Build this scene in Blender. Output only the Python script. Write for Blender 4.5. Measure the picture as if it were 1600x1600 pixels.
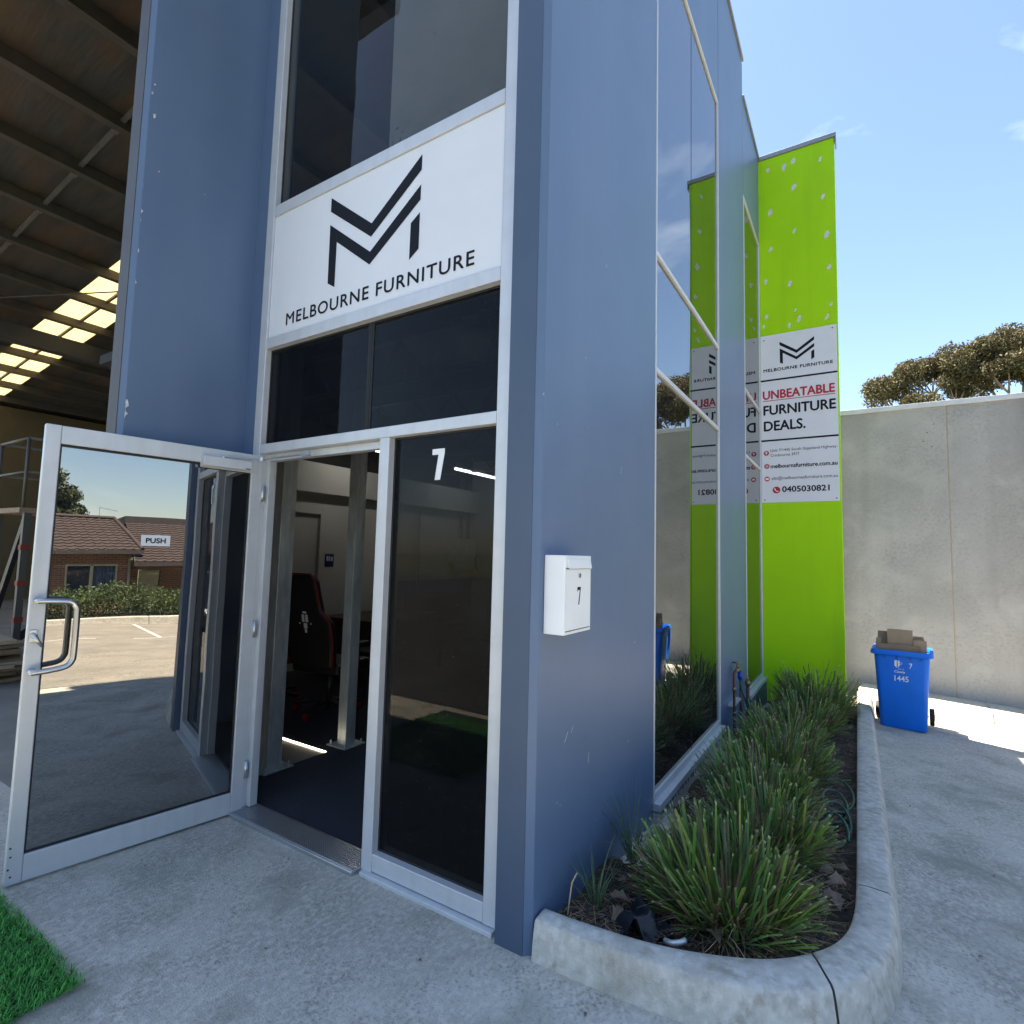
import bpy, bmesh, math, random
import numpy as np
from mathutils import Vector, Matrix
R = math.radians
random.seed(7); rng = np.random.default_rng(7)
for o in list(bpy.data.objects): bpy.data.objects.remove(o)
S = bpy.context.scene; COL = S.collection

# ------------------------------------------------------------------ camera
YAW, PITCH, ROLL = .5646, .0783, .0253
fw = Vector((-math.sin(YAW)*math.cos(PITCH), math.cos(YAW)*math.cos(PITCH), math.sin(PITCH)))
rt = Vector((math.cos(YAW), math.sin(YAW), 0)); up = rt.cross(fw)
r2 = rt*math.cos(ROLL)+up*math.sin(ROLL); u2 = up*math.cos(ROLL)-rt*math.sin(ROLL)
cam = bpy.data.cameras.new('camera'); co = bpy.data.objects.new('camera', cam); COL.objects.link(co)
mm = Matrix((r2, u2, -fw)).transposed().to_4x4(); mm.translation = Vector((1.1434, -2.014, 1.6)); co.matrix_world = mm
cam.sensor_width = 36; cam.lens = 36*857.0/1600; cam.clip_start = .05; cam.clip_end = 2000
S.camera = co
# ------------------------------------------------------------------ sky, sun, exposure
SUN_EL, SUN_AZ = R(72), R(14)          # azimuth measured from -X towards +Y
w = bpy.data.worlds.new('World'); S.world = w; w.use_nodes = True
nt = w.node_tree; nt.nodes.clear()
N = nt.nodes.new; L = nt.links.new
sky = N('ShaderNodeTexSky'); sky.sky_type = 'NISHITA'; sky.sun_disc = False
sky.sun_elevation = SUN_EL; sky.sun_rotation = math.atan2(-math.cos(SUN_AZ), math.sin(SUN_AZ))
sky.altitude = 0; sky.air_density = 1.0; sky.dust_density = .5; sky.ozone_density = 1.0
tc = N('ShaderNodeTexCoord'); mp = N('ShaderNodeMapping'); mp.inputs['Scale'].default_value = (1, 1, 2.2)
mp.inputs['Location'].default_value = (.35, .2, .1)
no = N('ShaderNodeTexNoise'); no.inputs['Scale'].default_value = 2.3; no.inputs['Detail'].default_value = 7; no.inputs['Roughness'].default_value = .55
no.inputs['Distortion'].default_value = .4
cr = N('ShaderNodeValToRGB'); cr.color_ramp.elements[0].position = .62; cr.color_ramp.elements[1].position = .98
cr.color_ramp.elements[1].color = (.75, .75, .75, 1)
mx = N('ShaderNodeMixRGB'); mx.inputs['Color2'].default_value = (9.5, 10.0, 10.6, 1)
bg = N('ShaderNodeBackground'); bg.inputs['Strength'].default_value = .05
out = N('ShaderNodeOutputWorld')
L(tc.outputs['Generated'], mp.inputs[0]); L(mp.outputs[0], no.inputs['Vector']); L(no.outputs['Fac'], cr.inputs[0])
L(cr.outputs[0], mx.inputs['Fac']); L(sky.outputs[0], mx.inputs['Color1']); L(mx.outputs[0], bg.inputs[0]); L(bg.outputs[0], out.inputs[0])
sd = bpy.data.lights.new('sun', 'SUN'); sd.energy = 4.8; sd.angle = R(.53); sd.color = (1, .88, .70)
so = bpy.data.objects.new('sun', sd); COL.objects.link(so)
tdir = Vector((math.cos(SUN_AZ)*math.cos(SUN_EL), -math.sin(SUN_AZ)*math.cos(SUN_EL), -math.sin(SUN_EL)))
so.rotation_euler = tdir.to_track_quat('-Z', 'Y').to_euler(); so.location = (-6, 4, 20)
vs = S.view_settings; vs.view_transform = 'Standard'; vs.look = 'None'; vs.gamma = 1; vs.exposure = 2.62; vs.use_curve_mapping = False
S.render.engine = 'CYCLES'
S.cycles.max_bounces = 8; S.cycles.transparent_max_bounces = 16; S.cycles.glossy_bounces = 4; S.cycles.diffuse_bounces = 4

# ------------------------------------------------------------------ materials
def newmat(name):
    m = bpy.data.materials.new(name); m.use_nodes = True
    t = m.node_tree; t.nodes.clear()
    return m, t, t.nodes.new, t.links.new
def mat(name, col, rough=.6, metal=0., var=.12, vscale=4., bump=0., bscale=60., spec=.5, attr=False,
        speck=None, speck_scale=90., speck_pos=(.62, .68), streak=None, stretch=(1, 1, 1), trans=0., coat=0., stain=None):
    m, t, n, l = newmat(name)
    o = n('ShaderNodeOutputMaterial'); b = n('ShaderNodeBsdfPrincipled'); l(b.outputs[0], o.inputs[0])
    b.inputs['Roughness'].default_value = rough; b.inputs['Metallic'].default_value = metal
    b.inputs['Specular IOR Level'].default_value = spec
    if coat: b.inputs['Coat Weight'].default_value = coat; b.inputs['Coat Roughness'].default_value = .05
    tx = n('ShaderNodeTexCoord'); ma = n('ShaderNodeMapping'); l(tx.outputs['Object'], ma.inputs[0]); ma.inputs['Scale'].default_value = stretch
    nz = n('ShaderNodeTexNoise'); nz.inputs['Scale'].default_value = vscale; nz.inputs['Detail'].default_value = 5; nz.inputs['Roughness'].default_value = .62
    l(ma.outputs[0], nz.inputs['Vector'])
    rp = n('ShaderNodeValToRGB'); l(nz.outputs['Fac'], rp.inputs[0])
    rp.color_ramp.elements[0].position = .3; rp.color_ramp.elements[1].position = .7
    rp.color_ramp.elements[0].color = tuple(max(0, c*(1-var)) for c in col)+(1,)
    rp.color_ramp.elements[1].color = tuple(min(1, c*(1+var)) for c in col)+(1,)
    last = rp.outputs[0]
    if speck:
        n2 = n('ShaderNodeTexNoise'); n2.inputs['Scale'].default_value = speck_scale; n2.inputs['Detail'].default_value = 3
        l(tx.outputs['Object'], n2.inputs['Vector'])
        n3 = n('ShaderNodeTexNoise'); n3.inputs['Scale'].default_value = speck_scale/14; n3.inputs['Detail'].default_value = 2
        l(tx.outputs['Object'], n3.inputs['Vector'])
        ad = n('ShaderNodeMath'); ad.operation = 'MULTIPLY_ADD'; l(n3.outputs['Fac'], ad.inputs[0]); ad.inputs[1].default_value = .45; l(n2.outputs['Fac'], ad.inputs[2])
        sb = n('ShaderNodeMath'); sb.operation = 'SUBTRACT'; l(ad.outputs[0], sb.inputs[0]); sb.inputs[1].default_value = .225
        r2_ = n('ShaderNodeValToRGB'); r2_.color_ramp.elements[0].position = speck_pos[0]; r2_.color_ramp.elements[1].position = speck_pos[1]
        l(sb.outputs[0], r2_.inputs[0])
        m2 = n('ShaderNodeMixRGB'); l(r2_.outputs[0], m2.inputs['Fac']); l(last, m2.inputs['Color1']); m2.inputs['Color2'].default_value = tuple(speck)+(1,)
        last = m2.outputs[0]
    if streak:
        scol, sscale, pos = streak
        ms = n('ShaderNodeMapping'); l(tx.outputs['Object'], ms.inputs[0]); ms.inputs['Scale'].default_value = sscale
        n4 = n('ShaderNodeTexNoise'); n4.inputs['Scale'].default_value = 1; n4.inputs['Detail'].default_value = 4; l(ms.outputs[0], n4.inputs['Vector'])
        r4 = n('ShaderNodeValToRGB'); r4.color_ramp.elements[0].position = pos[0]; r4.color_ramp.elements[1].position = pos[1]; l(n4.outputs['Fac'], r4.inputs[0])
        r4.color_ramp.elements[1].color = (.7, .7, .7, 1)
        m4 = n('ShaderNodeMixRGB'); l(r4.outputs[0], m4.inputs['Fac']); l(last, m4.inputs['Color1']); m4.inputs['Color2'].default_value = tuple(scol)+(1,)
        last = m4.outputs[0]
    if stain:
        scol, sscale, pos, amt = stain
        n5 = n('ShaderNodeTexNoise'); n5.inputs['Scale'].default_value = sscale; n5.inputs['Detail'].default_value = 6; n5.inputs['Roughness'].default_value = .6; n5.inputs['Distortion'].default_value = .6
        l(tx.outputs['Object'], n5.inputs['Vector'])
        r5 = n('ShaderNodeValToRGB'); r5.color_ramp.elements[0].position = pos[0]; r5.color_ramp.elements[1].position = pos[1]; r5.color_ramp.elements[1].color = (amt, amt, amt, 1); l(n5.outputs['Fac'], r5.inputs[0])
        m6 = n('ShaderNodeMixRGB'); l(r5.outputs[0], m6.inputs['Fac']); l(last, m6.inputs['Color1']); m6.inputs['Color2'].default_value = tuple(scol)+(1,); last = m6.outputs[0]
    if attr:
        a = n('ShaderNodeAttribute'); a.attribute_name = 'tint'
        m3 = n('ShaderNodeMixRGB'); m3.blend_type = 'MULTIPLY'; m3.inputs['Fac'].default_value = 1
        l(last, m3.inputs['Color1']); l(a.outputs['Color'], m3.inputs['Color2']); last = m3.outputs[0]
    l(last, b.inputs['Base Color'])
    if bump:
        nb = n('ShaderNodeTexNoise'); nb.inputs['Scale'].default_value = bscale; nb.inputs['Detail'].default_value = 5; l(ma.outputs[0], nb.inputs['Vector'])
        bp = n('ShaderNodeBump'); bp.inputs['Strength'].default_value = bump; bp.inputs['Distance'].default_value = .01
        l(nb.outputs['Fac'], bp.inputs['Height']); l(bp.outputs[0], b.inputs['Normal'])
    if trans:
        tr = n('ShaderNodeBsdfTranslucent'); l(last, tr.inputs['Color']); ms_ = n('ShaderNodeMixShader'); ms_.inputs[0].default_value = trans
        l(b.outputs[0], ms_.inputs[1]); l(tr.outputs[0], ms_.inputs[2]); l(ms_.outputs[0], o.inputs[0])
    return m
def glass(name, tint, ior, refl_tint=(1, 1, 1), warp=.012, wscale=1.2, dust=.0):
    m, t, n, l = newmat(name)
    o = n('ShaderNodeOutputMaterial'); mixs = n('ShaderNodeMixShader'); l(mixs.outputs[0], o.inputs[0])
    tr = n('ShaderNodeBsdfTransparent'); tr.inputs[0].default_value = tuple(tint)+(1,)
    gl = n('ShaderNodeBsdfGlossy'); gl.inputs['Roughness'].default_value = 0.0; gl.inputs[0].default_value = tuple(refl_tint)+(1,)
    fr = n('ShaderNodeFresnel'); fr.inputs['IOR'].default_value = ior
    ge = n('ShaderNodeNewGeometry'); sb = n('ShaderNodeMath'); sb.operation = 'SUBTRACT'; sb.inputs[0].default_value = 1; l(ge.outputs['Backfacing'], sb.inputs[1])
    mu = n('ShaderNodeMath'); mu.operation = 'MULTIPLY'; l(fr.outputs[0], mu.inputs[0]); l(sb.outputs[0], mu.inputs[1])
    tx = n('ShaderNodeTexCoord'); nz = n('ShaderNodeTexNoise'); nz.inputs['Scale'].default_value = wscale; nz.inputs['Detail'].default_value = 1; l(tx.outputs['Object'], nz.inputs['Vector'])
    bp = n('ShaderNodeBump'); bp.inputs['Strength'].default_value = warp; bp.inputs['Distance'].default_value = .1; l(nz.outputs['Fac'], bp.inputs['Height'])
    l(bp.outputs[0], gl.inputs['Normal'])
    l(mu.outputs[0], mixs.inputs[0]); l(tr.outputs[0], mixs.inputs[1]); l(gl.outputs[0], mixs.inputs[2])
    if dust:
        df = n('ShaderNodeBsdfDiffuse'); df.inputs[0].default_value = (.5, .5, .48, 1)
        n2 = n('ShaderNodeTexNoise'); n2.inputs['Scale'].default_value = 120; n2.inputs['Detail'].default_value = 2; l(tx.outputs['Object'], n2.inputs['Vector'])
        n3 = n('ShaderNodeTexNoise'); n3.inputs['Scale'].default_value = 5; n3.inputs['Detail'].default_value = 4; l(tx.outputs['Object'], n3.inputs['Vector'])
        r_ = n('ShaderNodeValToRGB'); r_.color_ramp.elements[0].position = .70; r_.color_ramp.elements[1].position = .76; l(n2.outputs['Fac'], r_.inputs[0])
        a_ = n('ShaderNodeMath'); a_.operation = 'MULTIPLY_ADD'; l(r_.outputs[0], a_.inputs[0]); a_.inputs[1].default_value = .25; 
        b_ = n('ShaderNodeMath'); b_.operation = 'MULTIPLY'; l(n3.outputs['Fac'], b_.inputs[0]); b_.inputs[1].default_value = dust; l(b_.outputs[0], a_.inputs[2])
        m5 = n('ShaderNodeMixShader'); l(a_.outputs[0], m5.inputs[0]); l(mixs.outputs[0], m5.inputs[1]); l(df.outputs[0], m5.inputs[2]); l(m5.outputs[0], o.inputs[0])
    return m
def emit(name, col, s):
    m, t, n, l = newmat(name); o = n('ShaderNodeOutputMaterial'); e = n('ShaderNodeEmission'); e.inputs[0].default_value = tuple(col)+(1,); e.inputs[1].default_value = s
    l(e.outputs[0], o.inputs[0]); return m
def brickmat(name):
    m, t, n, l = newmat(name); o = n('ShaderNodeOutputMaterial'); b = n('ShaderNodeBsdfPrincipled'); l(b.outputs[0], o.inputs[0]); b.inputs['Roughness'].default_value = .85
    tx = n('ShaderNodeTexCoord'); se = n('ShaderNodeSeparateXYZ'); l(tx.outputs['Object'], se.inputs[0])
    ad = n('ShaderNodeMath'); ad.operation = 'ADD'; l(se.outputs[0], ad.inputs[0]); l(se.outputs[1], ad.inputs[1])
    cb = n('ShaderNodeCombineXYZ'); l(ad.outputs[0], cb.inputs[0]); l(se.outputs[2], cb.inputs[1])
    br = n('ShaderNodeTexBrick'); l(cb.outputs[0], br.inputs['Vector']); br.inputs['Scale'].default_value = 1
    br.inputs['Brick Width'].default_value = .24; br.inputs['Row Height'].default_value = .086; br.inputs['Mortar Size'].default_value = .008
    br.inputs['Color1'].default_value = (.23, .085, .045, 1); br.inputs['Color2'].default_value = (.15, .055, .035, 1); br.inputs['Mortar'].default_value = (.30, .24, .19, 1)
    l(br.outputs[0], b.inputs['Base Color']); return m

BLUE = (.103, .160, .262)
m_blue = mat('blue_paint', BLUE, .38, var=.05, vscale=1.6, bump=.06, bscale=25, spec=.45, speck=(.32, .36, .42), speck_scale=22, speck_pos=(.795, .81), streak=((.135, .19, .285), (2.2, 2.2, .14), (.52, .9)), stain=((.09, .135, .21), 1.3, (.55, .8), .4))
m_blue_shade = mat('blue_paint_shaded', (.055, .085, .14), .45, var=.06, vscale=2, bump=.05, bscale=25, streak=((.13, .16, .22), (2, 2, .15), (.55, .9)))  # same blue paint, shade of the front face put into its colour
m_alu = mat('anodised_aluminium', (.57, .59, .61), .40, metal=.25, var=.05, vscale=9, streak=((.47, .49, .50), (14, 14, .8), (.5, .85)), bump=.02, bscale=200)
m_alu_d = mat('aluminium_brushed', (.55, .56, .58), .3, metal=.9, var=.05)
m_gasket = mat('black_gasket', (.012, .012, .013), .6, var=.2)
m_green = mat('lime_paint', (.34, .66, .003), .6, var=.06, vscale=.8, bump=.05, bscale=40, spec=.2, streak=((.24, .48, .005), (4, 4, .35), (.52, .9)))
m_chip = mat('exposed_concrete', (.60, .60, .58), .9, var=.3, vscale=60)
m_flash = mat('grey_flashing', (.25, .27, .30), .45, metal=.3, var=.05)
m_conc = mat('driveway_concrete', (.47, .44, .375), .82, var=.22, vscale=1.6, bump=.5, bscale=130, speck=(.24, .225, .18), speck_scale=70, speck_pos=(.51, .78), streak=((.62, .585, .515), (46, 30, 46), (.46, .64)), stain=((.25, .25, .195), 2.0, (.50, .70), .8))
m_park = mat('darkened_car_park_concrete', (.25, .228, .19), .9, var=.2, vscale=1.2, bump=.5, bscale=60, speck=(.14, .125, .10), speck_scale=25, speck_pos=(.56, .75), stain=((.17, .155, .13), .8, (.5, .7), .6))  # colour darkened to offset the strong sun on this lit ground
m_added_asphalt = mat('added_road_asphalt', (.06, .06, .062), .9, var=.25, vscale=1.5, bump=.6, bscale=120)
m_kerb = mat('kerb_concrete', (.49, .47, .41), .88, var=.16, vscale=10, bump=.5, bscale=140, speck=(.28, .25, .19), speck_scale=15, speck_pos=(.50, .82), streak=((.64, .62, .57), (34, 34, 24), (.46, .68)), stain=((.27, .245, .185), 5, (.52, .76), .7))
m_wall = mat('precast_concrete', (.325, .33, .33), .8, var=.16, vscale=.8, bump=.12, bscale=60, speck=(.25, .255, .255), speck_scale=26, speck_pos=(.48, .82), streak=((.19, .19, .18), (1.8, 1.8, .08), (.46, .76)), stain=((.40, .40, .395), 1.6, (.50, .70), .7))
m_joint = mat('joint_sealant', (.30, .27, .22), .8, var=.15)
m_white = mat('white_sign_panel', (.70, .72, .75), .35, var=.02)
m_sign2 = mat('weathered_sign_panel', (.66, .69, .74), .45, var=.04, vscale=3)
m_black = mat('black_print', (.010, .012, .017), .6, var=.05, spec=.15)
m_red = mat('red_print', (.42, .01, .03), .5, var=.05)
m_wprint = mat('white_print', (.78, .80, .82), .5, var=.03)
m_mail = mat('white_powder_coat', (.78, .81, .82), .35, var=.03, vscale=5)
m_chrome = mat('chrome', (.6, .6, .6), .18, metal=1, var=.03)
m_steel = mat('brushed_stainless', (.52, .52, .51), .28, metal=.95, var=.05)
m_galv = mat('galvanised_steel', (.62, .66, .66), .42, metal=.6, var=.25, vscale=14, stretch=(1, 1, .25))
m_galv_d = mat('dull_galvanised', (.14, .14, .13), .5, metal=.4, var=.2)
m_soil = mat('dark_mulch_soil', (.045, .035, .027), .95, var=.5, vscale=40, bump=1., bscale=60)
m_chips = mat('mulch_bits', (.075, .058, .042), .9, var=.3, attr=True)
m_blade = mat('lomandra_blade', (.14, .235, .065), .42, var=.2, vscale=6, attr=True, trans=.22)
m_dry = mat('dry_blade', (.34, .27, .17), .8, var=.25, vscale=8, attr=True)
m_leafd = mat('dead_leaf', (.17, .115, .085), .8, var=.35, vscale=20)
m_turf = mat('artificial_turf', (.05, .27, .035), .6, var=.2, vscale=20, attr=True)
m_hose = mat('green_hose', (.006, .075, .055), .4, var=.1)
m_bin = mat('blue_bin_plastic', (.004, .165, .74), .45, var=.08, vscale=4, spec=.35, streak=((.03, .13, .5), (9, 9, 2), (.55, .85)))
m_tyre = mat('black_rubber', (.02, .02, .022), .75, var=.1)
m_card = mat('cardboard', (.36, .27, .18), .85, var=.1, vscale=8)
m_card_d = mat('old_cardboard', (.27, .20, .13), .85, var=.15, vscale=8)
m_copper = mat('old_copper_pipe', (.10, .05, .04), .55, metal=.4, var=.3, vscale=30)
m_brass = mat('brass_tap', (.25, .20, .11), .4, metal=.7, var=.2)
m_bluepl = mat('blue_plastic', (.01, .04, .6), .4)
m_bag = mat('black_plastic', (.012, .014, .018), .35, var=.2)
m_bark = mat('gum_bark', (.26, .20, .16), .85, var=.3, vscale=5, stretch=(1, 1, .3))
m_barkd = mat('dark_bark', (.09, .07, .055), .9, var=.3, vscale=6)
m_gum = mat('gum_leaves', (.085, .080, .038), .8, var=.15, attr=True, trans=.2)
m_leaf = mat('evergreen_leaves', (.055, .075, .035), .6, var=.2, attr=True, trans=.12)
m_hedge = mat('hedge_leaves', (.07, .11, .035), .55, var=.2, attr=True, trans=.15)
m_carpet = mat('navy_carpet', (.034, .037, .050), .95, var=.7, vscale=220, bump=.8, bscale=300)
m_floor = mat('bare_slab', (.22, .205, .18), .75, var=.2, vscale=2)
m_plaster = mat('white_plaster', (.50, .49, .46), .8, var=.03)
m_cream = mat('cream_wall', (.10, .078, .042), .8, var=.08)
m_dado = mat('navy_dado', (.045, .065, .115), .6, var=.05)
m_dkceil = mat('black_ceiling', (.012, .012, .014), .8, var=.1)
m_joist = mat('dark_steel_joist', (.06, .06, .065), .5, metal=.3, var=.1)
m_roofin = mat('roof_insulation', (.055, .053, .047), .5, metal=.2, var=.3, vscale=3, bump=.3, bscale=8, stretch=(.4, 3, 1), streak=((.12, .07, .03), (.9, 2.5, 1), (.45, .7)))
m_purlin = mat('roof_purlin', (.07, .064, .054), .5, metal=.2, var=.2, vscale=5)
m_skyl = mat('skylight_sheet', (.84, .77, .56), .5, var=.05, vscale=5, trans=.5)
m_fin_edge = mat('grey_fin_edge', (.062, .064, .072), .6, var=.15, vscale=4)
m_straw = mat('straw', (.5, .42, .28), .8)
m_bkroof = mat('weathered_roof_metal', (.4, .41, .42), .5, metal=.3)
m_blackcloth = mat('black_leatherette', (.01, .01, .012), .4, var=.1)
m_redcloth = mat('red_piping', (.20, .008, .01), .5)
m_blacksteel = mat('black_steel', (.02, .02, .022), .45, metal=.2)
m_wood = mat('dark_wood', (.06, .028, .016), .5, var=.2, vscale=4, stretch=(1, 1, .2))
m_navy = mat('navy_sign', (.012, .018, .12), .5)
m_offwhite = mat('offwhite_box', (.6, .6, .57), .5)
m_grey = mat('grey_enamel', (.075, .07, .06), .5)
m_scuff = mat('bare_scuff', (.42, .46, .52), .7)
m_orange = mat('orange_strap', (.22, .03, .012), .6)
m_brick = brickmat('red_brick')
m_tile = mat('brown_roof_tile', (.05, .034, .030), .75, var=.25, vscale=3)
m_trim = mat('dark_trim', (.05, .04, .04), .6)
m_cream2 = mat('cream_trim', (.42, .36, .27), .6)
m_curtain = mat('blue_curtain', (.20, .27, .45), .8, var=.25, vscale=3, stretch=(4, 4, .2))
m_curtaind = mat('dark_curtain', (.05, .06, .11), .8, var=.2, vscale=3, stretch=(4, 4, .2))
m_carp = mat('dark_car_paint', (.012, .013, .016), .3, metal=.3, coat=.8)
m_lens = mat('headlamp_lens', (.6, .62, .65), .1, spec=.8)
m_line = mat('white_line_paint', (.62, .60, .55), .8, var=.2, vscale=15)
m_lawn = mat('far_ground', (.10, .11, .06), .95, var=.3, vscale=.3)
m_board = mat('grey_board', (.68, .68, .66), .8, var=.08, vscale=3, speck=(.2, .2, .19), speck_scale=30, speck_pos=(.74, .80))
m_cap = mat('wall_capping', (.52, .54, .57), .4, metal=.2)
m_led = emit('led_tube_light', (1, .97, .9), 6.5)
m_floor_glow = emit('painted_floor_glow', (1, .86, .62), 2.2)  # glow painted in for bright light on the floor, not a lamp
g_door = glass('door_glass', (.10, .11, .11), 3.5, warp=.010, wscale=1.6, dust=.035)
g_side = glass('tinted_shopfront_glass', (.30, .32, .34), 1.24, warp=.008, dust=.012)
g_up = glass('tinted_upper_glass', (.60, .61, .6), 1.34, warp=.02, wscale=2, dust=.012)
g_s = glass('side_window_glass', (.08, .09, .09), 4.8, refl_tint=(.96, .98, .97), warp=.014, wscale=.9, dust=.03)
g_house = glass('house_window_glass', (.75, .78, .8), 1.5)

# ------------------------------------------------------------------ mesh helpers
class MB:
    def __init__(s): s.v = []; s.f = []; s.t = []
    def add(s, vs, fs, tint=None):
        k = len(s.v); s.v += [tuple(a) for a in vs]; s.f += [tuple(i+k for i in f) for f in fs]
        s.t += [tint or (1, 1, 1)]*len(fs); return s
    def box(s, x0, x1, y0, y1, z0, z1):
        v = [(x, y, z) for z in (z0, z1) for y in (y0, y1) for x in (x0, x1)]
        return s.add(v, [(0, 2, 3, 1), (4, 5, 7, 6), (0, 1, 5, 4), (2, 6, 7, 3), (0, 4, 6, 2), (1, 3, 7, 5)])
    def obox(s, c, ax, hx, hy, hz):     # oriented box: axes list of 3 vectors
        c = Vector(c); v = []
        for k in (-1, 1):
            for j in (-1, 1):
                for i in (-1, 1): v.append(c+ax[0]*hx*i+ax[1]*hy*j+ax[2]*hz*k)
        return s.add(v, [(0, 2, 3, 1), (4, 5, 7, 6), (0, 1, 5, 4), (2, 6, 7, 3), (0, 4, 6, 2), (1, 3, 7, 5)])
    def bar(s, a, b, wx, wy=None, upv=(0, 0, 1)):
        a = Vector(a); b = Vector(b); d = (b-a); ln = d.length; d.normalize(); u = Vector(upv)
        if abs(d.dot(u)) > .98: u = Vector((1, 0, 0))
        sx = d.cross(u).normalized(); sy = sx.cross(d)
        return s.obox((a+b)/2, [sx, sy, d], wx/2, (wy or wx)/2, ln/2)
    def prism(s, poly, fn, d0, d1):      # poly 2-D (ccw seen from +d), fn(u,v,d)->xyz
        n = len(poly); v = [fn(a, b, d0) for a, b in poly]+[fn(a, b, d1) for a, b in poly]
        return s.add(v, [tuple(range(n-1, -1, -1)), tuple(range(n, 2*n))]+[(i, (i+1) % n, n+(i+1) % n, n+i) for i in range(n)])
    def tube(s, pts, r, n=10, caps=True):
        pts = [Vector(p) for p in pts]; m = len(pts); rr = r if hasattr(r, '__len__') else [r]*m
        v = []; prev = None
        for i, p in enumerate(pts):
            d = (pts[min(i+1, m-1)]-pts[max(i-1, 0)]).normalized()
            if prev is None:
                a = Vector((0, 0, 1)) if abs(d.z) < .9 else Vector((1, 0, 0)); sx = d.cross(a).normalized()
            else: sx = (prev-d*prev.dot(d)).normalized()
            prev = sx; sy = d.cross(sx)
            for k in range(n):
                a = 2*math.pi*k/n; v.append(p+(sx*math.cos(a)+sy*math.sin(a))*rr[i])
        f = [(i*n+k, i*n+(k+1) % n, (i+1)*n+(k+1) % n, (i+1)*n+k) for i in range(m-1) for k in range(n)]
        if caps: f += [tuple(range(n-1, -1, -1)), tuple((m-1)*n+k for k in range(n))]
        return s.add(v, f)
    def loft(s, rings, caps=True):
        n = len(rings[0]); v = [p for r in rings for p in r]; m = len(rings)
        f = [(i*n+k, i*n+(k+1) % n, (i+1)*n+(k+1) % n, (i+1)*n+k) for i in range(m-1) for k in range(n)]
        if caps: f += [tuple(range(n-1, -1, -1)), tuple((m-1)*n+k for k in range(n))]
        return s.add(v, f)
    def grid(s, xs, ys, zf):
        nx = len(xs); v = [(x, y, zf(x, y)) for y in ys for x in xs]
        return s.add(v, [(j*nx+i, j*nx+i+1, (j+1)*nx+i+1, (j+1)*nx+i) for j in range(len(ys)-1) for i in range(nx-1)])
    def disc(s, c, nrm, r, n=20, th=.002):
        nrm = Vector(nrm).normalized(); c = Vector(c)
        return s.tube([c, c+nrm*th], r, n)
    def mesh(s, name, off=None, smooth=False, tint=False):
        me = bpy.data.meshes.new(name)
        if off is not None:
            o = Vector(off); vv = [(a[0]-o.x, a[1]-o.y, a[2]-o.z) for a in s.v]
        else: vv = s.v
        me.from_pydata(vv, [], s.f)
        if smooth: me.polygons.foreach_set('use_smooth', [True]*len(me.polygons))
        if tint:
            ca = me.color_attributes.new('tint', 'FLOAT_COLOR', 'CORNER'); arr = []
            for p, t in zip(me.polygons, s.t): arr += list(t+(1,))*p.loop_total
            ca.data.foreach_set('color', arr)
        me.update(); return me
ROOTLOC = {}
def link(o): COL.objects.link(o); return o
def tag(o, label=None, cat=None, group=None, kind=None):
    if label: o['label'] = label
    if cat: o['category'] = cat
    if group: o['group'] = group
    if kind: o['kind'] = kind
    return o
def thing(name, label, cat, loc=(0, 0, 0), rz=0, group=None, kind=None):
    o = link(bpy.data.objects.new(name, None)); o.location = loc; o.rotation_euler = (0, 0, rz); o.empty_display_size = .1
    ROOTLOC[o] = Vector(loc); return tag(o, label, cat, group, kind)
def part(name, mb, m, parent=None, bevel=0, smooth=False, tint=False, local=False, seg=2, angle=35):
    off = None
    if parent is not None:
        ROOTLOC_p = ROOTLOC.get(parent, Vector((0, 0, 0)))
        if not local: off = ROOTLOC_p
    me = mb.mesh(name, off, smooth, tint); me.materials.append(m)
    o = link(bpy.data.objects.new(name, me))
    if parent is not None: o.parent = parent; ROOTLOC[o] = ROOTLOC.get(parent, Vector((0, 0, 0)))
    if bevel:
        b = o.modifiers.new('bevel', 'BEVEL'); b.width = bevel; b.segments = seg; b.limit_method = 'ANGLE'; b.angle_limit = R(angle)
    return o
def single(name, mb, m, label, cat, loc=None, **k):
    kind = k.pop('kind', None); group = k.pop('group', None)
    if loc is not None:
        lo = Vector(loc); mb.v = [(a[0]-lo.x, a[1]-lo.y, a[2]-lo.z) for a in mb.v]
    o = part(name, mb, m, None, **k)
    if loc is not None: o.location = loc
    return tag(o, label, cat, group, kind)
def structure(name, mb, m, parent=None, **k):
    o = part(name, mb, m, parent, **k)
    if parent is None: o['kind'] = 'structure'
    return o
def copy_tree(o, parent=None):
    c = o.copy(); link(c); c.parent = parent
    for ch in list(o.children): copy_tree(ch, c)
    return c
_dg = None
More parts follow.
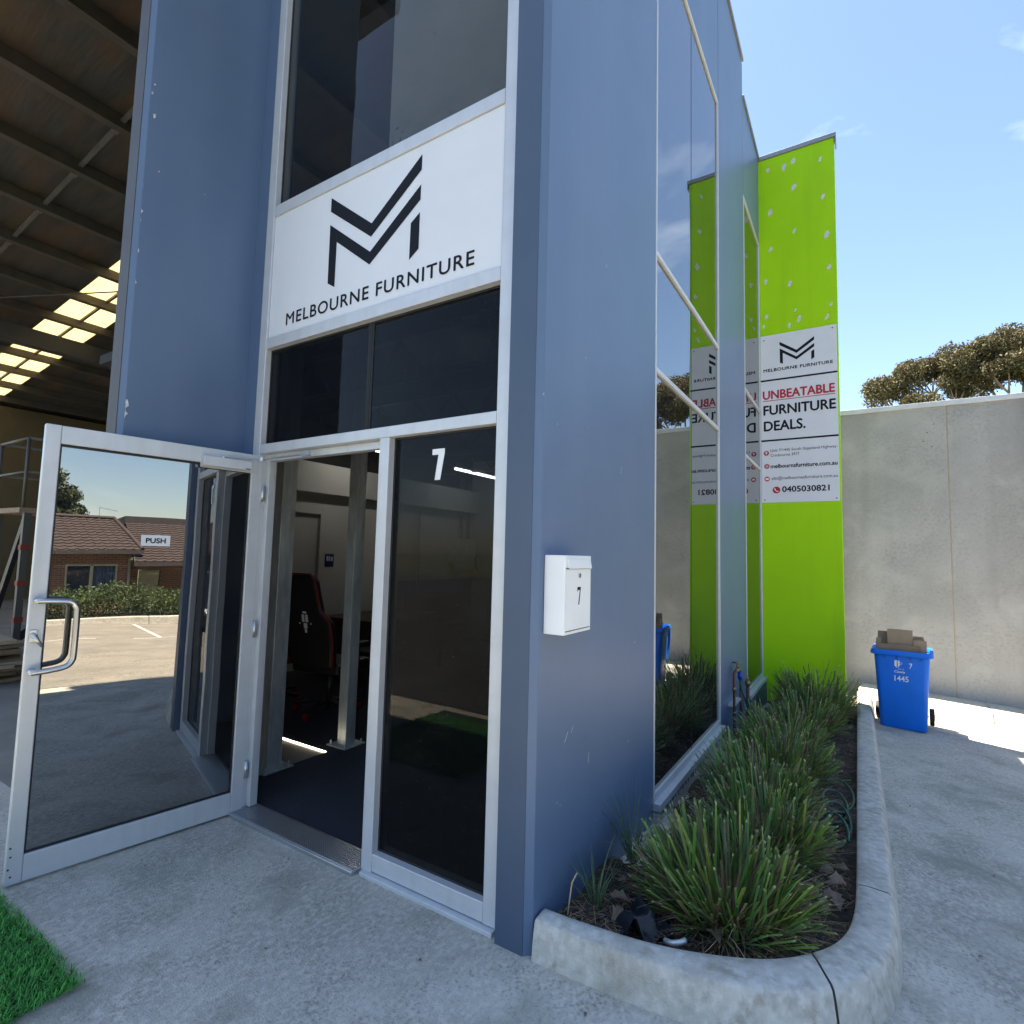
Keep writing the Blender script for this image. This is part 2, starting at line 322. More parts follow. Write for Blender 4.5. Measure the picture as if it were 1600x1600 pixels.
def text_mesh(name, s, O, U, V, width, height, nrm, m, parent, offset=.004, bold=0., align='L', extrude=.001, shear=0, spacing=1., fat=0.):
    """lettering fitted to width x height, lying in the plane O + U*x + V*y"""
    cu = bpy.data.curves.new('t', 'FONT'); cu.body = s; cu.size = 1; cu.offset = bold; cu.shear = shear; cu.space_character = spacing; cu.resolution_u = 4
    to = link(bpy.data.objects.new('t', cu)); bpy.context.view_layer.update()
    me = bpy.data.meshes.new_from_object(to.evaluated_get(bpy.context.evaluated_depsgraph_get()))
    bpy.data.objects.remove(to); bpy.data.curves.remove(cu)
    n = len(me.vertices); a = np.zeros(n*3); me.vertices.foreach_get('co', a); a = a.reshape(-1, 3)
    x0, x1 = a[:, 0].min(), a[:, 0].max(); y0, y1 = (a[:, 1].min(), a[:, 1].max())
    hh = max(y1-y0, 1e-6)
    sx = width/(x1-x0); sy = height/hh
    O = Vector(O); U = Vector(U); V = Vector(V); nn = Vector(nrm)
    base = O+nn*offset
    off = ROOTLOC.get(parent, Vector((0, 0, 0)))
    P = np.array([list(base+U*((p[0]-x0)*sx)+V*((p[1]-y0)*sy)-off) for p in a])
    if fat:
        polys = [tuple(p.vertices) for p in me.polygons]; k = len(P)
        Q = [P]; F = list(polys); uu, vv_, nv = np.array(U), np.array(V), np.array(nn)
        for q, (a_, b_) in enumerate(((1, 0), (-1, 0), (0, 1), (0, -1))):
            Q.append(P+uu*fat*a_+vv_*fat*b_+nv*.0002*(q+1)); F += [tuple(i+k*(q+1) for i in p) for p in polys]
        me = bpy.data.meshes.new(name); me.from_pydata(np.concatenate(Q).tolist(), [], F)
    else: me.vertices.foreach_set('co', P.ravel())
    me.update(); me.name = name; me.materials.append(m)
    o = link(bpy.data.objects.new(name, me)); o.parent = parent; ROOTLOC[o] = off
    return o
def smoothpath(pts, n=8, closed=False):
    pts = [Vector(p) for p in pts]; res = []
    for i in range(len(pts)-1):
        p0 = pts[max(i-1, 0)]; p1 = pts[i]; p2 = pts[i+1]; p3 = pts[min(i+2, len(pts)-1)]
        for k in range(n):
            t = k/n; t2 = t*t; t3 = t2*t
            res.append(.5*((2*p1)+(-p0+p2)*t+(2*p0-5*p1+4*p2-p3)*t2+(-p0+3*p1-3*p2+p3)*t3))
    res.append(pts[-1]); return res
X3, Y3, Z3 = Vector((1, 0, 0)), Vector((0, 1, 0)), Vector((0, 0, 1))
def clamp(a, lo, hi): return max(lo, min(hi, a))
def gz(x, y): return -.05*clamp(y, 0, 9)-.055*clamp(x-1.3, 0, 13.5)

# ================================================================== SETTING
xs = sorted(set(list(np.arange(-30, -4, 2.))+list(np.arange(-4, 4, .4))+list(np.arange(4, 14.9, 1.))+[14.8]))
ys = sorted(set(list(np.arange(-30, -4, 2.))+list(np.arange(-4, 7.6, .4))+[0., 7.7]))
structure('driveway', MB().grid(xs, ys, gz), m_conc)
structure('added_road', MB().grid([-30, -20, -10, -4, 0, 1.3, 3, 6, 9, 14.7], [-30, -20, -12, -8, -6, -4.2, -2.45], lambda x, y: gz(x, y)+.006), m_added_asphalt)  # unseen asphalt, added to cut light bounced onto the front faces
fx = [-600, -100, -32, -24, 14.9, 17, 20, 26, 60, 200, 600]; fy = [-600, -100, -40, -20, -8, 0, 8, 8.8, 20, 60, 200, 600]
def fz(x, y):
    if x <= -24 or x >= 14.8 or y < -28 or y > 8.4:
        return -.85 if 14 < x < 16 else (-1.1 if 16 < x < 18 else -1.35)
    return -1.35
structure('ground', MB().grid(fx, fy, fz), m_lawn)
structure('car_park', MB().grid(list(np.arange(2.6, 14.75, .5))+[14.75], list(np.arange(-2.4, 7.5, .5)), lambda x, y: gz(x, y)+.0045), m_park)
# painted lines on the car park
for i, (xa, ya, xb, yb) in enumerate(((9.2, 1.15, 14.2, 1.15), (9.2, 3.75, 14.2, 3.75), (9.1, -6.5, 9.1, 6))):
    mb = MB(); n = 8
    for k in range(n):
        p = Vector((xa+(xb-xa)*k/n, ya+(yb-ya)*k/n, 0)); q = Vector((xa+(xb-xa)*(k+1)/n, ya+(yb-ya)*(k+1)/n, 0)); d = (q-p).normalized(); sx = Vector((-d.y, d.x, 0))*.045
        mb.add([(c.x, c.y, gz(c.x, c.y)+.010) for c in (p-sx, q-sx, q+sx, p+sx)], [(0, 1, 2, 3)])
    structure('painted_line', mb, m_line)
mb = MB()
for (xa, ya, xb, yb) in ((2.9, -12, 2.9, -1.2), (2.9, -1.2, 9.0, 1.6)):
    pass
# ---- garden bed kerb
outer = [(0.012, -.004), (.2, .004), (.405, .018), (.62, .05), (.86, .12), (1.06, .28), (1.2, .52), (1.258, .82), (1.27, 1.2), (1.27, 2.), (1.27, 3.), (1.268, 4.5), (1.265, 6.), (1.262, 7.62)]
inner = [(0.012, .108), (.18, .12), (.42, .155), (.62, .22), (.82, .33), (.96, .48), (1.05, .66), (1.09, .88), (1.1, 1.2), (1.098, 2.), (1.095, 3.), (1.09, 4.5), (1.085, 6.), (1.08, 7.55)]
op = smoothpath([(x, y, 0) for x, y in outer], 6); ip = smoothpath([(x, y, 0) for x, y in inner], 6)
kerb = thing('garden_kerb', 'grey concrete kerb curving round the planted garden bed', 'kerb', (0, 0, 0), kind='structure'); del kerb['category']
def kerbring(i):
    o_, i_ = op[i], ip[i]; zo = gz(o_.x, o_.y)
    hN = .145
    def at(t, z): p = o_.lerp(i_, t); return (p.x, p.y, zo+z)
    return [at(0, -.1), at(0, .004), at(.05, .06), at(.13, hN-.035), at(.19, hN-.008), at(.27, hN), at(.75, hN+.004), at(.95, hN), at(1, hN-.012), at(1, -.1)]
cuts = [0, 30, 48, 56, 64, 72, len(op)-1]
for a, b in zip(cuts[:-1], cuts[1:]):
    rings = [kerbring(i) for i in range(a, b+1)]
    # shrink the end slightly so that a joint shows
    if b != len(op)-1:
        r_a, r_b = rings[-2], rings[-1]; L_ = (Vector(r_b[5])-Vector(r_a[5])).length
        rings[-1] = [tuple(Vector(q).lerp(Vector(p), min(.5, .009/L_))) for p, q in zip(r_a, r_b)]
    structure('kerb_section', MB().loft(rings), m_kerb, kerb, smooth=True, bevel=.004, angle=60)
# joint filler just inside the kerb profile
for b in cuts[1:-1]:
    r = kerbring(b); rb = kerbring(b+1); d = (Vector(rb[5])-Vector(r[5])).normalized(); c = sum((Vector(p) for p in r), Vector())/len(r)
    ra = [tuple(c+(Vector(p)-c)*.97-d*.012) for p in r]; rc = [tuple(c+(Vector(p)-c)*.97+d*.006) for p in r]
    structure('joint_filler', MB().loft([ra, rc]), m_gasket, kerb)
# soil
def soilz(x, y): return -.05*y+.075+.022*math.sin(7*x+3*y)+.018*math.sin(11*y-5*x)+(rng.random()-.5)*.022-.09*math.exp(-(x/.17)**2)*(1 if y > .9 else .35)
sx_ = np.linspace(.0, 1.1, 30); mb = MB()
yy = np.linspace(.06, 7.5, 130)
def inx(y):   # inner kerb limit at given y
    for k in range(len(inner)-1):
        if inner[k][1] <= y <= inner[k+1][1]:
            t = (y-inner[k][1])/(inner[k+1][1]-inner[k][1]); return inner[k][0]+t*(inner[k+1][0]-inner[k][0])
    return 1.08 if y > 1 else .012
rows = []
for y in yy:
    xm = max(.02, inx(y)+.02); rows.append([(x/1.1*xm, y) for x in sx_])
v = [(x, y, soilz(x, y)) for r in rows for x, y in r]; n = len(sx_)
mb.add(v, [(j*n+i, j*n+i+1, (j+1)*n+i+1, (j+1)*n+i) for j in range(len(yy)-1) for i in range(n-1)])
structure('garden_bed', mb, m_soil)
def in_bed(x, y): return .02 < x < inx(y)-.02 and y > .1
mb = MB()
cnt = 0
while cnt < 9000:
    x, y = rng.random()*1.08, .1+7*rng.random()**1.6
    if not in_bed(x, y): continue
    cnt += 1
    straw = rng.random() < .42
    ln = (.03+.09*rng.random()) if straw else (.01+.02*rng.random()); wd = .0025 if straw else .007+.006*rng.random()
    a = rng.random()*6.28; z = soilz(x, y)+.004+.02*rng.random(); d = Vector((math.cos(a), math.sin(a), (rng.random()-.5)*.5)); s_ = Vector((-d.y, d.x, .2*rng.random()))*wd
    p = Vector((x, y, z)); c = (4.2, 3.6, 2.7) if straw else (.5+.6*rng.random(),)*3
    c = tuple(k*(.6+.5*rng.random()) for k in c)
    mb.add([p-d*ln/2-s_/2, p+d*ln/2-s_/2, p+d*ln/2+s_/2, p-d*ln/2+s_/2], [(0, 1, 2, 3)], c)
single('mulch', mb, m_chips, 'dry straw and bark mulch scattered over the garden bed', 'mulch', kind='stuff', tint=True)

# ---- concrete boundary wall behind the bin
wallroot = thing('boundary_wall', 'tall grey precast concrete boundary wall behind the blue bin', 'wall', (2.285, 8.2, -.7))
for x0, x1 in ((-9.7, -3.715), (-3.7, 2.278), (2.292, 8.28), (8.295, 14.6)):
    part('wall_panel', MB().box(x0, x1, 8.2, 8.38, -1.4, 4.0), m_wall, wallroot, bevel=.008)
for x in (2.285, -3.7075, 8.2875):
    part('sealant_joint', MB().box(x-.012, x+.012, 8.203, 8.3, -1.2, 3.99), m_joint, wallroot)
part('capping', MB().box(-9.75, 14.65, 8.17, 8.41, 3.985, 4.06), m_cap, wallroot, bevel=.004)
# tie holes near the top of the joint
for x, z in ((2.13, 3.72), (2.05, 3.6), (2.0, 3.47), (2.1, 3.38)): part('bolt_hole', MB().disc((x, 8.2005, z), (0, -1, 0), .008, 8, .002), m_gasket, wallroot)
mb = MB()
prof = lambda x: [(x, 7.60, gz(x, 7.6)-.1), (x, 7.60, gz(x, 7.6)+.01), (x, 7.66, gz(x, 7.6)+.14), (x, 7.72, gz(x, 7.6)+.155), (x, 8.2, gz(x, 7.6)+.16), (x, 8.2, gz(x, 7.6)-.1)]
ks = thing('wall_kerb', 'sunlit concrete kerb along the foot of the boundary wall', 'kerb', (0, 0, 0), kind='structure'); del ks['category']
xsK = [1.1, 2.6, 5.0, 7.4, 9.8, 12.2, 14.6]
for a, b in zip(xsK[:-1], xsK[1:]):
    structure('kerb_section', MB().loft([prof(a), prof((a+b)/2), prof(b-.008)]), m_kerb, ks, bevel=.006)

# ================================================================== BUILDING
bld = thing('furniture_shop', 'blue precast concrete corner shop unit with aluminium shopfront', 'building', (0, 0, 0))
T = .1635
H1 = 8.0
def chamfer_pier(x0, x1, y0, y1, z0, z1, c=.028):
    # outer front corner (x1,y0) chamfered
    poly = [(x0, y0), (x1-c, y0), (x1, y0+c), (x1, y1), (x0, y1)]
    return MB().prism(poly, lambda a, b, d: (a, b, d), z0, z1)
# side wall precast panels: pier 1, below/above window 1, pier 2, window 2
part('wall_panel', chamfer_pier(-T, 0, 0, 1.56, -.25, H1), m_blue, bld, bevel=.003)
part('front_edge_shade_plate', MB().box(-T+.001, -.029, -.004, .002, -.05, H1-.01), m_blue_shade, bld)  # thin plate carrying the shade-darkened blue
part('wall_panel', MB().box(-T, -.002, 1.562, 3.60, 6.36, H1-.003), m_blue, bld)
part('wall_panel', MB().box(-T, -.002, 3.615, 5.05, -.5, H1-.03), m_blue, bld, bevel=.003)
part('wall_panel', MB().box(-T, -.004, 5.065, 6.36, 6.22, 7.52), m_blue, bld)
part('sill_upstand', MB().box(-T, .035, 1.565, 3.605, -.5, -.02), m_kerb, bld, bevel=.01)
part('sill_upstand', MB().box(-T, .04, 5.066, 6.36, -.6, -.05), m_blue_shade, bld, bevel=.01)
yq = 1.60
while yq < 3.58:
    wq = random.uniform(.02, .06); hq = random.uniform(.012, .05)
    part('paint_drip', MB().prism([(yq, -.022), (yq+wq*.2, -.022-hq*random.uniform(.6, 1)), (yq+wq*.8, -.022-hq), (yq+wq, -.022)], lambda a, b, d: (d, a, b), .0345, .0362), m_blue_shade, bld); yq += wq+random.uniform(.0, .06)
part('joint', MB().box(-T, -.03, 3.601, 3.614, -.4, H1-.04), m_gasket, bld)
part('joint', MB().box(-T, -.03, 5.051, 5.064, -.4, H1-.5), m_gasket, bld)
part('parapet_flashing', MB().box(-T-.03, .018, -.02, 5.055, H1+.001, H1+.045), m_flash, bld, bevel=.003)
part('parapet_flashing', MB().box(-T-.03, .018, 5.066, 6.37, 7.521, 7.56), m_flash, bld, bevel=.003)
# left fin
part('party_fin', MB().prism([(-2.42, -.668), (-2.42, .3), (-2.28, .3), (-2.28, -.645), (-2.303, -.668)][::-1], lambda a, b, d: (a, b, d), -.02, H1), m_blue, bld, bevel=.003)
part('fin_edge', MB().box(-2.419, -2.304, -.672, -.666, 0.0, H1-.01), m_fin_edge, bld)
part('return_panel', MB().box(-2.2795, -2.1465, .055, .2, 0, 6.36), m_blue, bld)
# paint chips on the fin
for (y, z, s_, fc) in ((-.712, 4.02, .022, 0), (-.69, 4.12, .008, 0), (-.68, 4.18, .006, 0), (-.672, 4.0, .012, 0), (-.715, 3.57, .012, 0), (-.7, 3.43, .012, 0), (-.7, 3.38, .008, 0), (-.7, 3.2, .009, 0), (-.7, 3.02, .012, 0), (-.624, 3.70, .006, 0), (-.703, 2.345, .03, 0), (-.698, 2.30, .02, 0)):
    n = 7; pts = []
    for k in range(n):
        a = 6.28*k/n; r_ = 1.1*s_*(.3+.8*rng.random()); pts.append((y+r_*math.cos(a)*.8, z+r_*math.sin(a)*1.5))
    part('paint_chip', MB().prism([(max(p[0]+.055, -.643), 1.6+(p[1]-1.6)*1.042) for p in pts], lambda a, b, d: (-2.28+d, a, b), .0005, .002), m_chip, bld)
# front wall over the shopfront
part('wall_panel', MB().box(-2.279, -T-.001, .03, .2, 6.361, H1), m_blue, bld)
# ---- shopfront frame
FY0, FY1 = .04, .145
sf = part('shopfront_frame', MB().box(-2.146, -2.072, FY0, FY1, 0, 6.355).box(-.256, -.186, FY0, FY1, .02, 6.355), m_alu, bld, bevel=.004)
part('packer', MB().box(-.1855, -T-.0005, .06, FY1, .0, 6.355), m_gasket, sf)
for z0, z1 in ((3.7815, 3.855), (2.888, 2.957), (2.2035, 2.262), (6.29, 6.352)):
    part('rail', MB().box(-2.071, -.257, FY0+.001, FY1, z0, z1), m_alu, sf, bevel=.003)
part('mullion', MB().box(-1.003, -.932, FY0+.0005, FY1, .0, 2.2025), m_alu, sf, bevel=.003)
part('bottom_rail', MB().box(-.9315, -.257, FY0+.002, FY1, .022, .105), m_alu, sf, bevel=.003)
part('sub_sill', MB().box(-.985, -.19, .012, .14, -.03, .018), m_alu, sf, bevel=.003)
part('glazing_bar', MB().box(-1.153, -1.141, .080, .094, 2.263, 2.887), m_gasket, sf)
part('door_stop', MB().box(-2.0715, -2.03, .09, .14, .03, 2.2025).box(-1.022, -1.0035, .09, .14, .03, 2.2025).box(-2.03, -1.022, .09, .14, 2.16, 2.2025), m_alu, sf, bevel=.002)
thr = MB().box(-2.07, -1.004, -.02, .16, -.01, .022)
part('threshold', thr, m_alu_d, sf, bevel=.003)
rb = MB()
for k in range(12): rb.box(-2.06, -1.01, -.008+k*.013, -.002+k*.013, .022, .027)
part('threshold_ribs', rb, m_alu_d, sf)
def pane(name, x0, x1, z0, z1, m, y=.085):
    p = part(name, MB().box(x0, x1, y, y+.006, z0, z1), m, bld)
    g = .010
    part('gasket', MB().box(x0-.002, x0+g, y-.004, y-.0005, z0, z1).box(x1-g, x1+.002, y-.004, y-.0005, z0, z1).box(x0+g, x1-g, y-.004, y-.0005, z0-.002, z0+g).box(x0+g, x1-g, y-.004, y-.0005, z1-g, z1+.002), m_gasket, p)
    return p
pane('upper_window_pane', -2.07, -.258, 3.856, 6.289, g_up)
pane('transom_pane', -2.07, -1.158, 2.263, 2.887, g_side)
pane('transom_pane', -1.136, -.258, 2.263, 2.887, g_side)
sl = pane('sidelight_pane', -.931, -.258, .106, 2.2025, g_side)
# number 7 on the sidelight
poly7 = [(-.668, 2.122), (-.668, 2.093), (-.628, 2.093), (-.648, 1.965), (-.614, 1.965), (-.590, 2.098), (-.590, 2.122)]
part('number_seven', MB().prism(poly7, lambda a, b, d: (a, d, b), .0815, .084), m_wprint, sl)
# ---- front sign
fs = thing('front_sign', 'white shop sign with black zigzag emblem above the entrance', 'sign', (-1.16, .05, 2.958))
part('sign_panel', MB().box(-2.069, -.259, .052, .062, 2.959, 3.780), m_white, fs)
EM = [[(-1.514, 3.728), (-1.514, 3.640), (-1.155, 3.375), (-1.155, 3.455)], [(-1.155, 3.455), (-1.155, 3.375), (-.789, 3.640), (-.789, 3.727)],
      [(-1.513, 3.557), (-1.51, 3.19), (-1.447, 3.152), (-1.446, 3.506)], [(-1.446, 3.506), (-1.446, 3.430), (-1.158, 3.212), (-1.158, 3.288)], [(-1.158, 3.288), (-1.158, 3.212), (-.790, 3.472), (-.789, 3.557)],
      [(-.853, 3.360), (-.855, 3.155), (-.790, 3.200), (-.790, 3.402)]]
def emblem(parent, f, m):
    for grp in (EM[:2], EM[2:5], EM[5:]):
        mb = MB()
        for q in grp: mb.add([f(a, b) for a, b in q], [(0, 1, 2, 3)])
        part('emblem_stroke', mb, m, parent)
emblem(fs, lambda a, b: (a, .0505, b), m_black)
text_mesh('lettering', 'MELBOURNE FURNITURE', (-1.892, .052, 3.012), X3, Z3, 1.472, .076, (0, -1, 0), m_black, fs, offset=.0015, spacing=1.12, fat=.0016)
# ---- entrance door (open about a right angle)
A = Vector((-2.06, .05, 0)); B = Vector((-2.222, -.995, 0)); e = (B-A).normalized(); dn = Vector((-e.y, e.x, 0))    # dn faces +x (visible side)
DW = 1.06
def D(s, z, d=0): return A+e*s+dn*d+Vector((0, 0, z))
def dbox(s0, s1, z0, z1, d0=-.045, d1=0): 
    return MB().obox(D((s0+s1)/2, (z0+z1)/2, (d0+d1)/2), [e, dn, Z3], (s1-s0)/2, (d1-d0)/2, (z1-z0)/2)
door = part('entrance_door', dbox(.998, DW, .012, 2.19), m_alu, bld, bevel=.004); door['label'] = 'silver framed glass door standing open'
part('stile', dbox(-.012, .058, .012, 2.19), m_alu, door, bevel=.004)
part('top_rail', dbox(.0585, .9975, 2.098, 2.189), m_alu, door, bevel=.004)
part('bottom_rail', dbox(.0585, .9975, .013, .135), m_alu, door, bevel=.004)
part('door_glass', dbox(.056, 1.0, .133, 2.1, -.026, -.020), g_door, door)
gk = MB()
for q in ((.0585, .066, .135, 2.098), (.990, .9975, .135, 2.098), (.066, .990, .1355, .143), (.066, .990, 2.086, 2.0975)): 
    b_ = dbox(*q, -.019, -.013); gk.add(b_.v, b_.f)
part('gasket', gk, m_gasket, door)
hp = [D(1.035, 1.325, 0), D(1.035, 1.325, .05), D(1.03, 1.325, .065), D(.97, 1.322, .07), D(.915, 1.315, .07), D(.892, 1.29, .07), D(.888, 1.25, .07), D(.888, 1.07, .07), D(.893, 1.03, .07), D(.915, 1.005, .07), D(.97, .995, .07), D(1.03, .99, .065), D(1.035, .99, .05), D(1.035, .99, 0)]
part('pull_handle', MB().tube(smoothpath(hp, 5), .0135, 14), m_steel, door, smooth=True)
hp2 = [D(1.035, 1.325, -.045), D(1.035, 1.325, -.1), D(.97, 1.322, -.115), D(.915, 1.315, -.115), D(.89, 1.27, -.115), D(.888, 1.05, -.115), D(.915, 1.005, -.115), D(.97, .995, -.115), D(1.035, .99, -.1), D(1.035, .99, -.045)]
part('pull_handle', MB().tube(smoothpath(hp2, 5), .0135, 14), m_steel, door, smooth=True)
part('lock', dbox(1.022, 1.052, 1.125, 1.185, 0, .008), m_alu_d, door, bevel=.003)
part('lock_lever', MB().tube([D(1.037, 1.158, .006), D(1.037, 1.158, .028), D(1.03, 1.145, .034), D(1.005, 1.105, .034)], [.011, .011, .010, .007], 10), m_alu_d, door, smooth=True)
ps = part('push_sticker', dbox(.477, .618, 1.600, 1.660, -.0195, -.0185), m_white, door)
text_mesh('lettering', 'PUSH', D(.595, 1.616, -.0185), -e, Z3, .095, .027, dn, m_black, ps, offset=.001, fat=.0012)
part('closer_plate', dbox(.022, .355, 2.07, 2.178, 0, .004), m_alu, door, bevel=.001)
part('door_closer', dbox(.077, .352, 2.078, 2.136, .0045, .05), m_alu, door, bevel=.003)
part('closer_label', dbox(.085, .115, 2.083, 2.089, .0502, .051), m_gasket, door)
q0 = D(.24, 2.145, .03); q1 = Vector((-1.95, .0, 2.165)); q2 = Vector((-1.60, .035, 2.165))
part('closer_arm', MB().tube([D(.24, 2.125, .03), q0], .012, 10).tube([q0, D(.02, 2.155, .05), q2], .006, 8).box(-1.63, -1.56, .02, .0395, 2.150, 2.18).tube([D(.02, 2.145, .05), D(.02, 2.17, .05)], .013, 10), m_alu_d, door, smooth=False)
for s_, z in ((1.04, .05), (1.05, .085), (1.045, .14), (1.048, .18)): part('screw_hole', MB().disc(D(s_, z, .0002), dn, .0045, 8, .001), m_gasket, door)
for z in (.25, 1.1, 1.95): part('hinge', MB().tube([D(-.02, z-.05, .0), D(-.02, z+.05, .0)], .012, 10), m_alu_d, door, smooth=True)
# ---- side windows
def swin(y0, y1, z0, z1, rails, mull):
    wn = part('side_window', MB().box(-.022, -.016, y0+.02, y1-.02, z0+.02, z1-.02), g_s, bld)
    part('window_frame', MB().box(-.09, .003, y0, y0+.024, z0, z1).box(-.09, .001, y1-.022, y1, z0, z1).box(-.09, .0005, y0+.024, y1-.022, z0, z0+.045).box(-.09, .0005, y0+.024, y1-.022, z1-.03, z1), m_alu, wn, bevel=.003)
    for z in rails: part('rail', MB().box(-.09, .002, y0+.0245, y1-.0225, z-.017, z+.017), m_alu, wn, bevel=.003)
    if mull: part('butt_joint', MB().box(-.026, -.0145, mull-.004, mull+.004, z0+.055, z1-.05), m_gasket, wn)
    part('sill', MB().box(-.12, .045, y0-.0, y1, z0-.05, z0-.002), m_alu, wn, bevel=.004)
    return wn
swin(1.563, 3.60, .045, 6.355, (3.72, 2.89), 2.57)
swin(5.066, 6.36, .03, 6.215, (3.72, 2.89), None)
# ---- rest of the building shell (mostly out of the picture): back wall, warehouse
def roofz(x): return 7.37+.11*(x+2.3)
part('back_wall', MB().box(-20, -T-.001, 6.60, 6.74, -.3, 6.9), m_plaster, bld)
part('rear_block', MB().box(-T, -.02, 6.53, 6.75, -.5, 6.95), m_blue, bld)
part('left_wall', MB().box(-20.2, -20, -.668, 6.74, -.3, 6.2), m_cream, bld)
part('inner_wall', MB().box(-19.2, -19.05, 1.5, 6.59, .0, 5.4), m_cream, bld)
part('lintel', MB().box(-20.2, -2.43, -1.26, -1.11, 6.7, 8.0), m_blue, bld)
part('floor_slab', MB().box(-20, -.165, .045, 6.59, -.2, .004), m_floor, bld)
part('floor_slab', MB().box(-20, -2.421, -.6, .044, -.2, .0045), m_floor, bld)
YS0, YS1 = 2.05, 2.95
def roofstrip(y0, y1):
    return MB().prism([(-20.1, roofz(-20.1)), (-.17, roofz(-.17)), (-.17, roofz(-.17)+.06), (-20.1, roofz(-20.1)+.06)], lambda a, b, d: (a, -d, b), -y1, -y0)
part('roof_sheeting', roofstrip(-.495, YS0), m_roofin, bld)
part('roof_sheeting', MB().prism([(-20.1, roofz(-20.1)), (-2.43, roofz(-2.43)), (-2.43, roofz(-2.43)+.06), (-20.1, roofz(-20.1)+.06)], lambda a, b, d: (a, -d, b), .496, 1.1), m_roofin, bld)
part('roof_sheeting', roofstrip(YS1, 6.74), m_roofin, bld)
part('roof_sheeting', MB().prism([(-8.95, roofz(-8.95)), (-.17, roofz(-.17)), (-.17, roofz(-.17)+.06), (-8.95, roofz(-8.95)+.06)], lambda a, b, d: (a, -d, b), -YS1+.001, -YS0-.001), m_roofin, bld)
px = -2.9
while px > -20:
    z = roofz(px)
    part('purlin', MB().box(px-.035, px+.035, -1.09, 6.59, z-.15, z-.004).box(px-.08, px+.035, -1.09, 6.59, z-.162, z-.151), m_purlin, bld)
    x1_, x0_ = px-.001, px-1.199
    for ya, yb in () if px > -8.2 else ((YS0+.001, (YS0+YS1)/2-.001), ((YS0+YS1)/2+.001, YS1-.001)):
        part('skylight_panel', MB().prism([(x0_, roofz(x0_)), (x1_, roofz(x1_)), (x1_, roofz(x1_)+.01), (x0_, roofz(x0_)+.01)], lambda a, b, d: (a, -d, b), -yb, -ya), m_skyl, bld)
    if px < -8.2: part('skylight_bar', MB().prism([(x0_, roofz(x0_)-.05), (x1_, roofz(x1_)-.05), (x1_, roofz(x1_)-.002), (x0_, roofz(x0_)-.002)], lambda a, b, d: (a, -d, b), -(YS0+YS1)/2-.02, -(YS0+YS1)/2+.02), m_purlin, bld)
    part('bridging_bar', MB().bar((px-.05, .75, z-.09), (px-1.15, .75, z-.21), .05, .03).bar((px-.1, .75, z-.03), (px-.1, .75, z-.16), .05, .12), m_galv_d, bld)
    px -= 1.2
part('rafter', MB().prism([(-20, roofz(-20)-.6), (-.3, roofz(-.3)-.6), (-.3, roofz(-.3)-.26), (-20, roofz(-20)-.26)], lambda a, b, d: (a, -d, b), -6.5, -6.3), m_joist, bld)
part('bracing_rod', MB().tube([(-3.5, .2, roofz(-3.5)-.3), (-14, 6.3, roofz(-14)-.35)], .012, 6).tube([(-14, -.3, roofz(-14)-.3), (-4, 6.3, roofz(-4)-.35)], .012, 6), m_joist, bld)
part('eave_beam', MB().box(-13.2, -12.95, -.5, 6.58, roofz(-13)-.6, roofz(-13)-.26), m_joist, bld)
# partitions between shop and warehouse
part('partition', MB().box(-2.72, -2.281, .201, .30, .005, 3.4), m_plaster, bld)
part('partition', MB().box(-2.72, -2.62, .301, .42, .005, 3.4), m_plaster, bld)
part('partition', MB().box(-3.4, -2.721, .32, .42, .005, 3.4), m_plaster, bld)
part('partition', MB().box(-3.4, -3.3, .421, .9, .005, 3.4), m_plaster, bld)
part('partition', MB().box(-5.3, -3.301, .905, 1.0, .005, 3.4), m_plaster, bld)
ow = part('partition', MB().box(-5.3, -5.2, 1.001, 2.46, .005, 2.79).box(-5.3, -5.2, 3.05, 6.59, .005, 2.79).box(-5.3, -5.2, 2.461, 3.049, 2.13, 2.79), m_plaster, bld)
part('room_door', MB().box(-5.28, -5.24, 2.50, 3.01, .01, 2.10), m_plaster, ow)
part('door_frame', MB().box(-5.31, -5.185, 2.461, 2.50, .006, 2.129).box(-5.31, -5.185, 3.01, 3.049, .006, 2.129).box(-5.31, -5.185, 2.501, 3.009, 2.10, 2.129), m_plaster, ow)
part('bulkhead', MB().box(-5.199, -5.05, 1.2, 6.58, 2.38, 2.785), m_plaster, bld)
part('dado', MB().box(-5.199, -5.185, 4.4, 6.58, .006, 1.13), m_dado, bld)
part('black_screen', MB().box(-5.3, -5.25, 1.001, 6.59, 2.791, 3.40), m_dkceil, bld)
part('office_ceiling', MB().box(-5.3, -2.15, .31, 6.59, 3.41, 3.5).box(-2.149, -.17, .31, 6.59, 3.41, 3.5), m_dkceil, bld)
# ceiling joists
for yj in (1.2, 2.6, 4.0, 5.4):
    jm = MB().box(-5.19, -.2, yj-.03, yj+.03, 3.34, 3.39).box(-5.19, -.2, yj-.03, yj+.03, 2.98, 3.02)
    xx = -5.1; k = 0
    while xx < -.5:
        jm.bar((xx, yj, 3.02 if k % 2 == 0 else 3.34), (xx+.28, yj, 3.34 if k % 2 == 0 else 3.02), .022); xx += .28; k += 1
    part('ceiling_joist', jm, m_joist, bld)
part('carpet', MB().box(-2.45, -.17, .165, 6.58, .004, .012).box(-5.18, -2.4505, 1.012, 6.58, .004, .012), m_carpet, bld)
# grey lining boards in the void behind the upper window, and blind box
part('lining_board', MB().box(-1.35, -.2, .34, .36, 3.52, 6.3), m_board, bld)
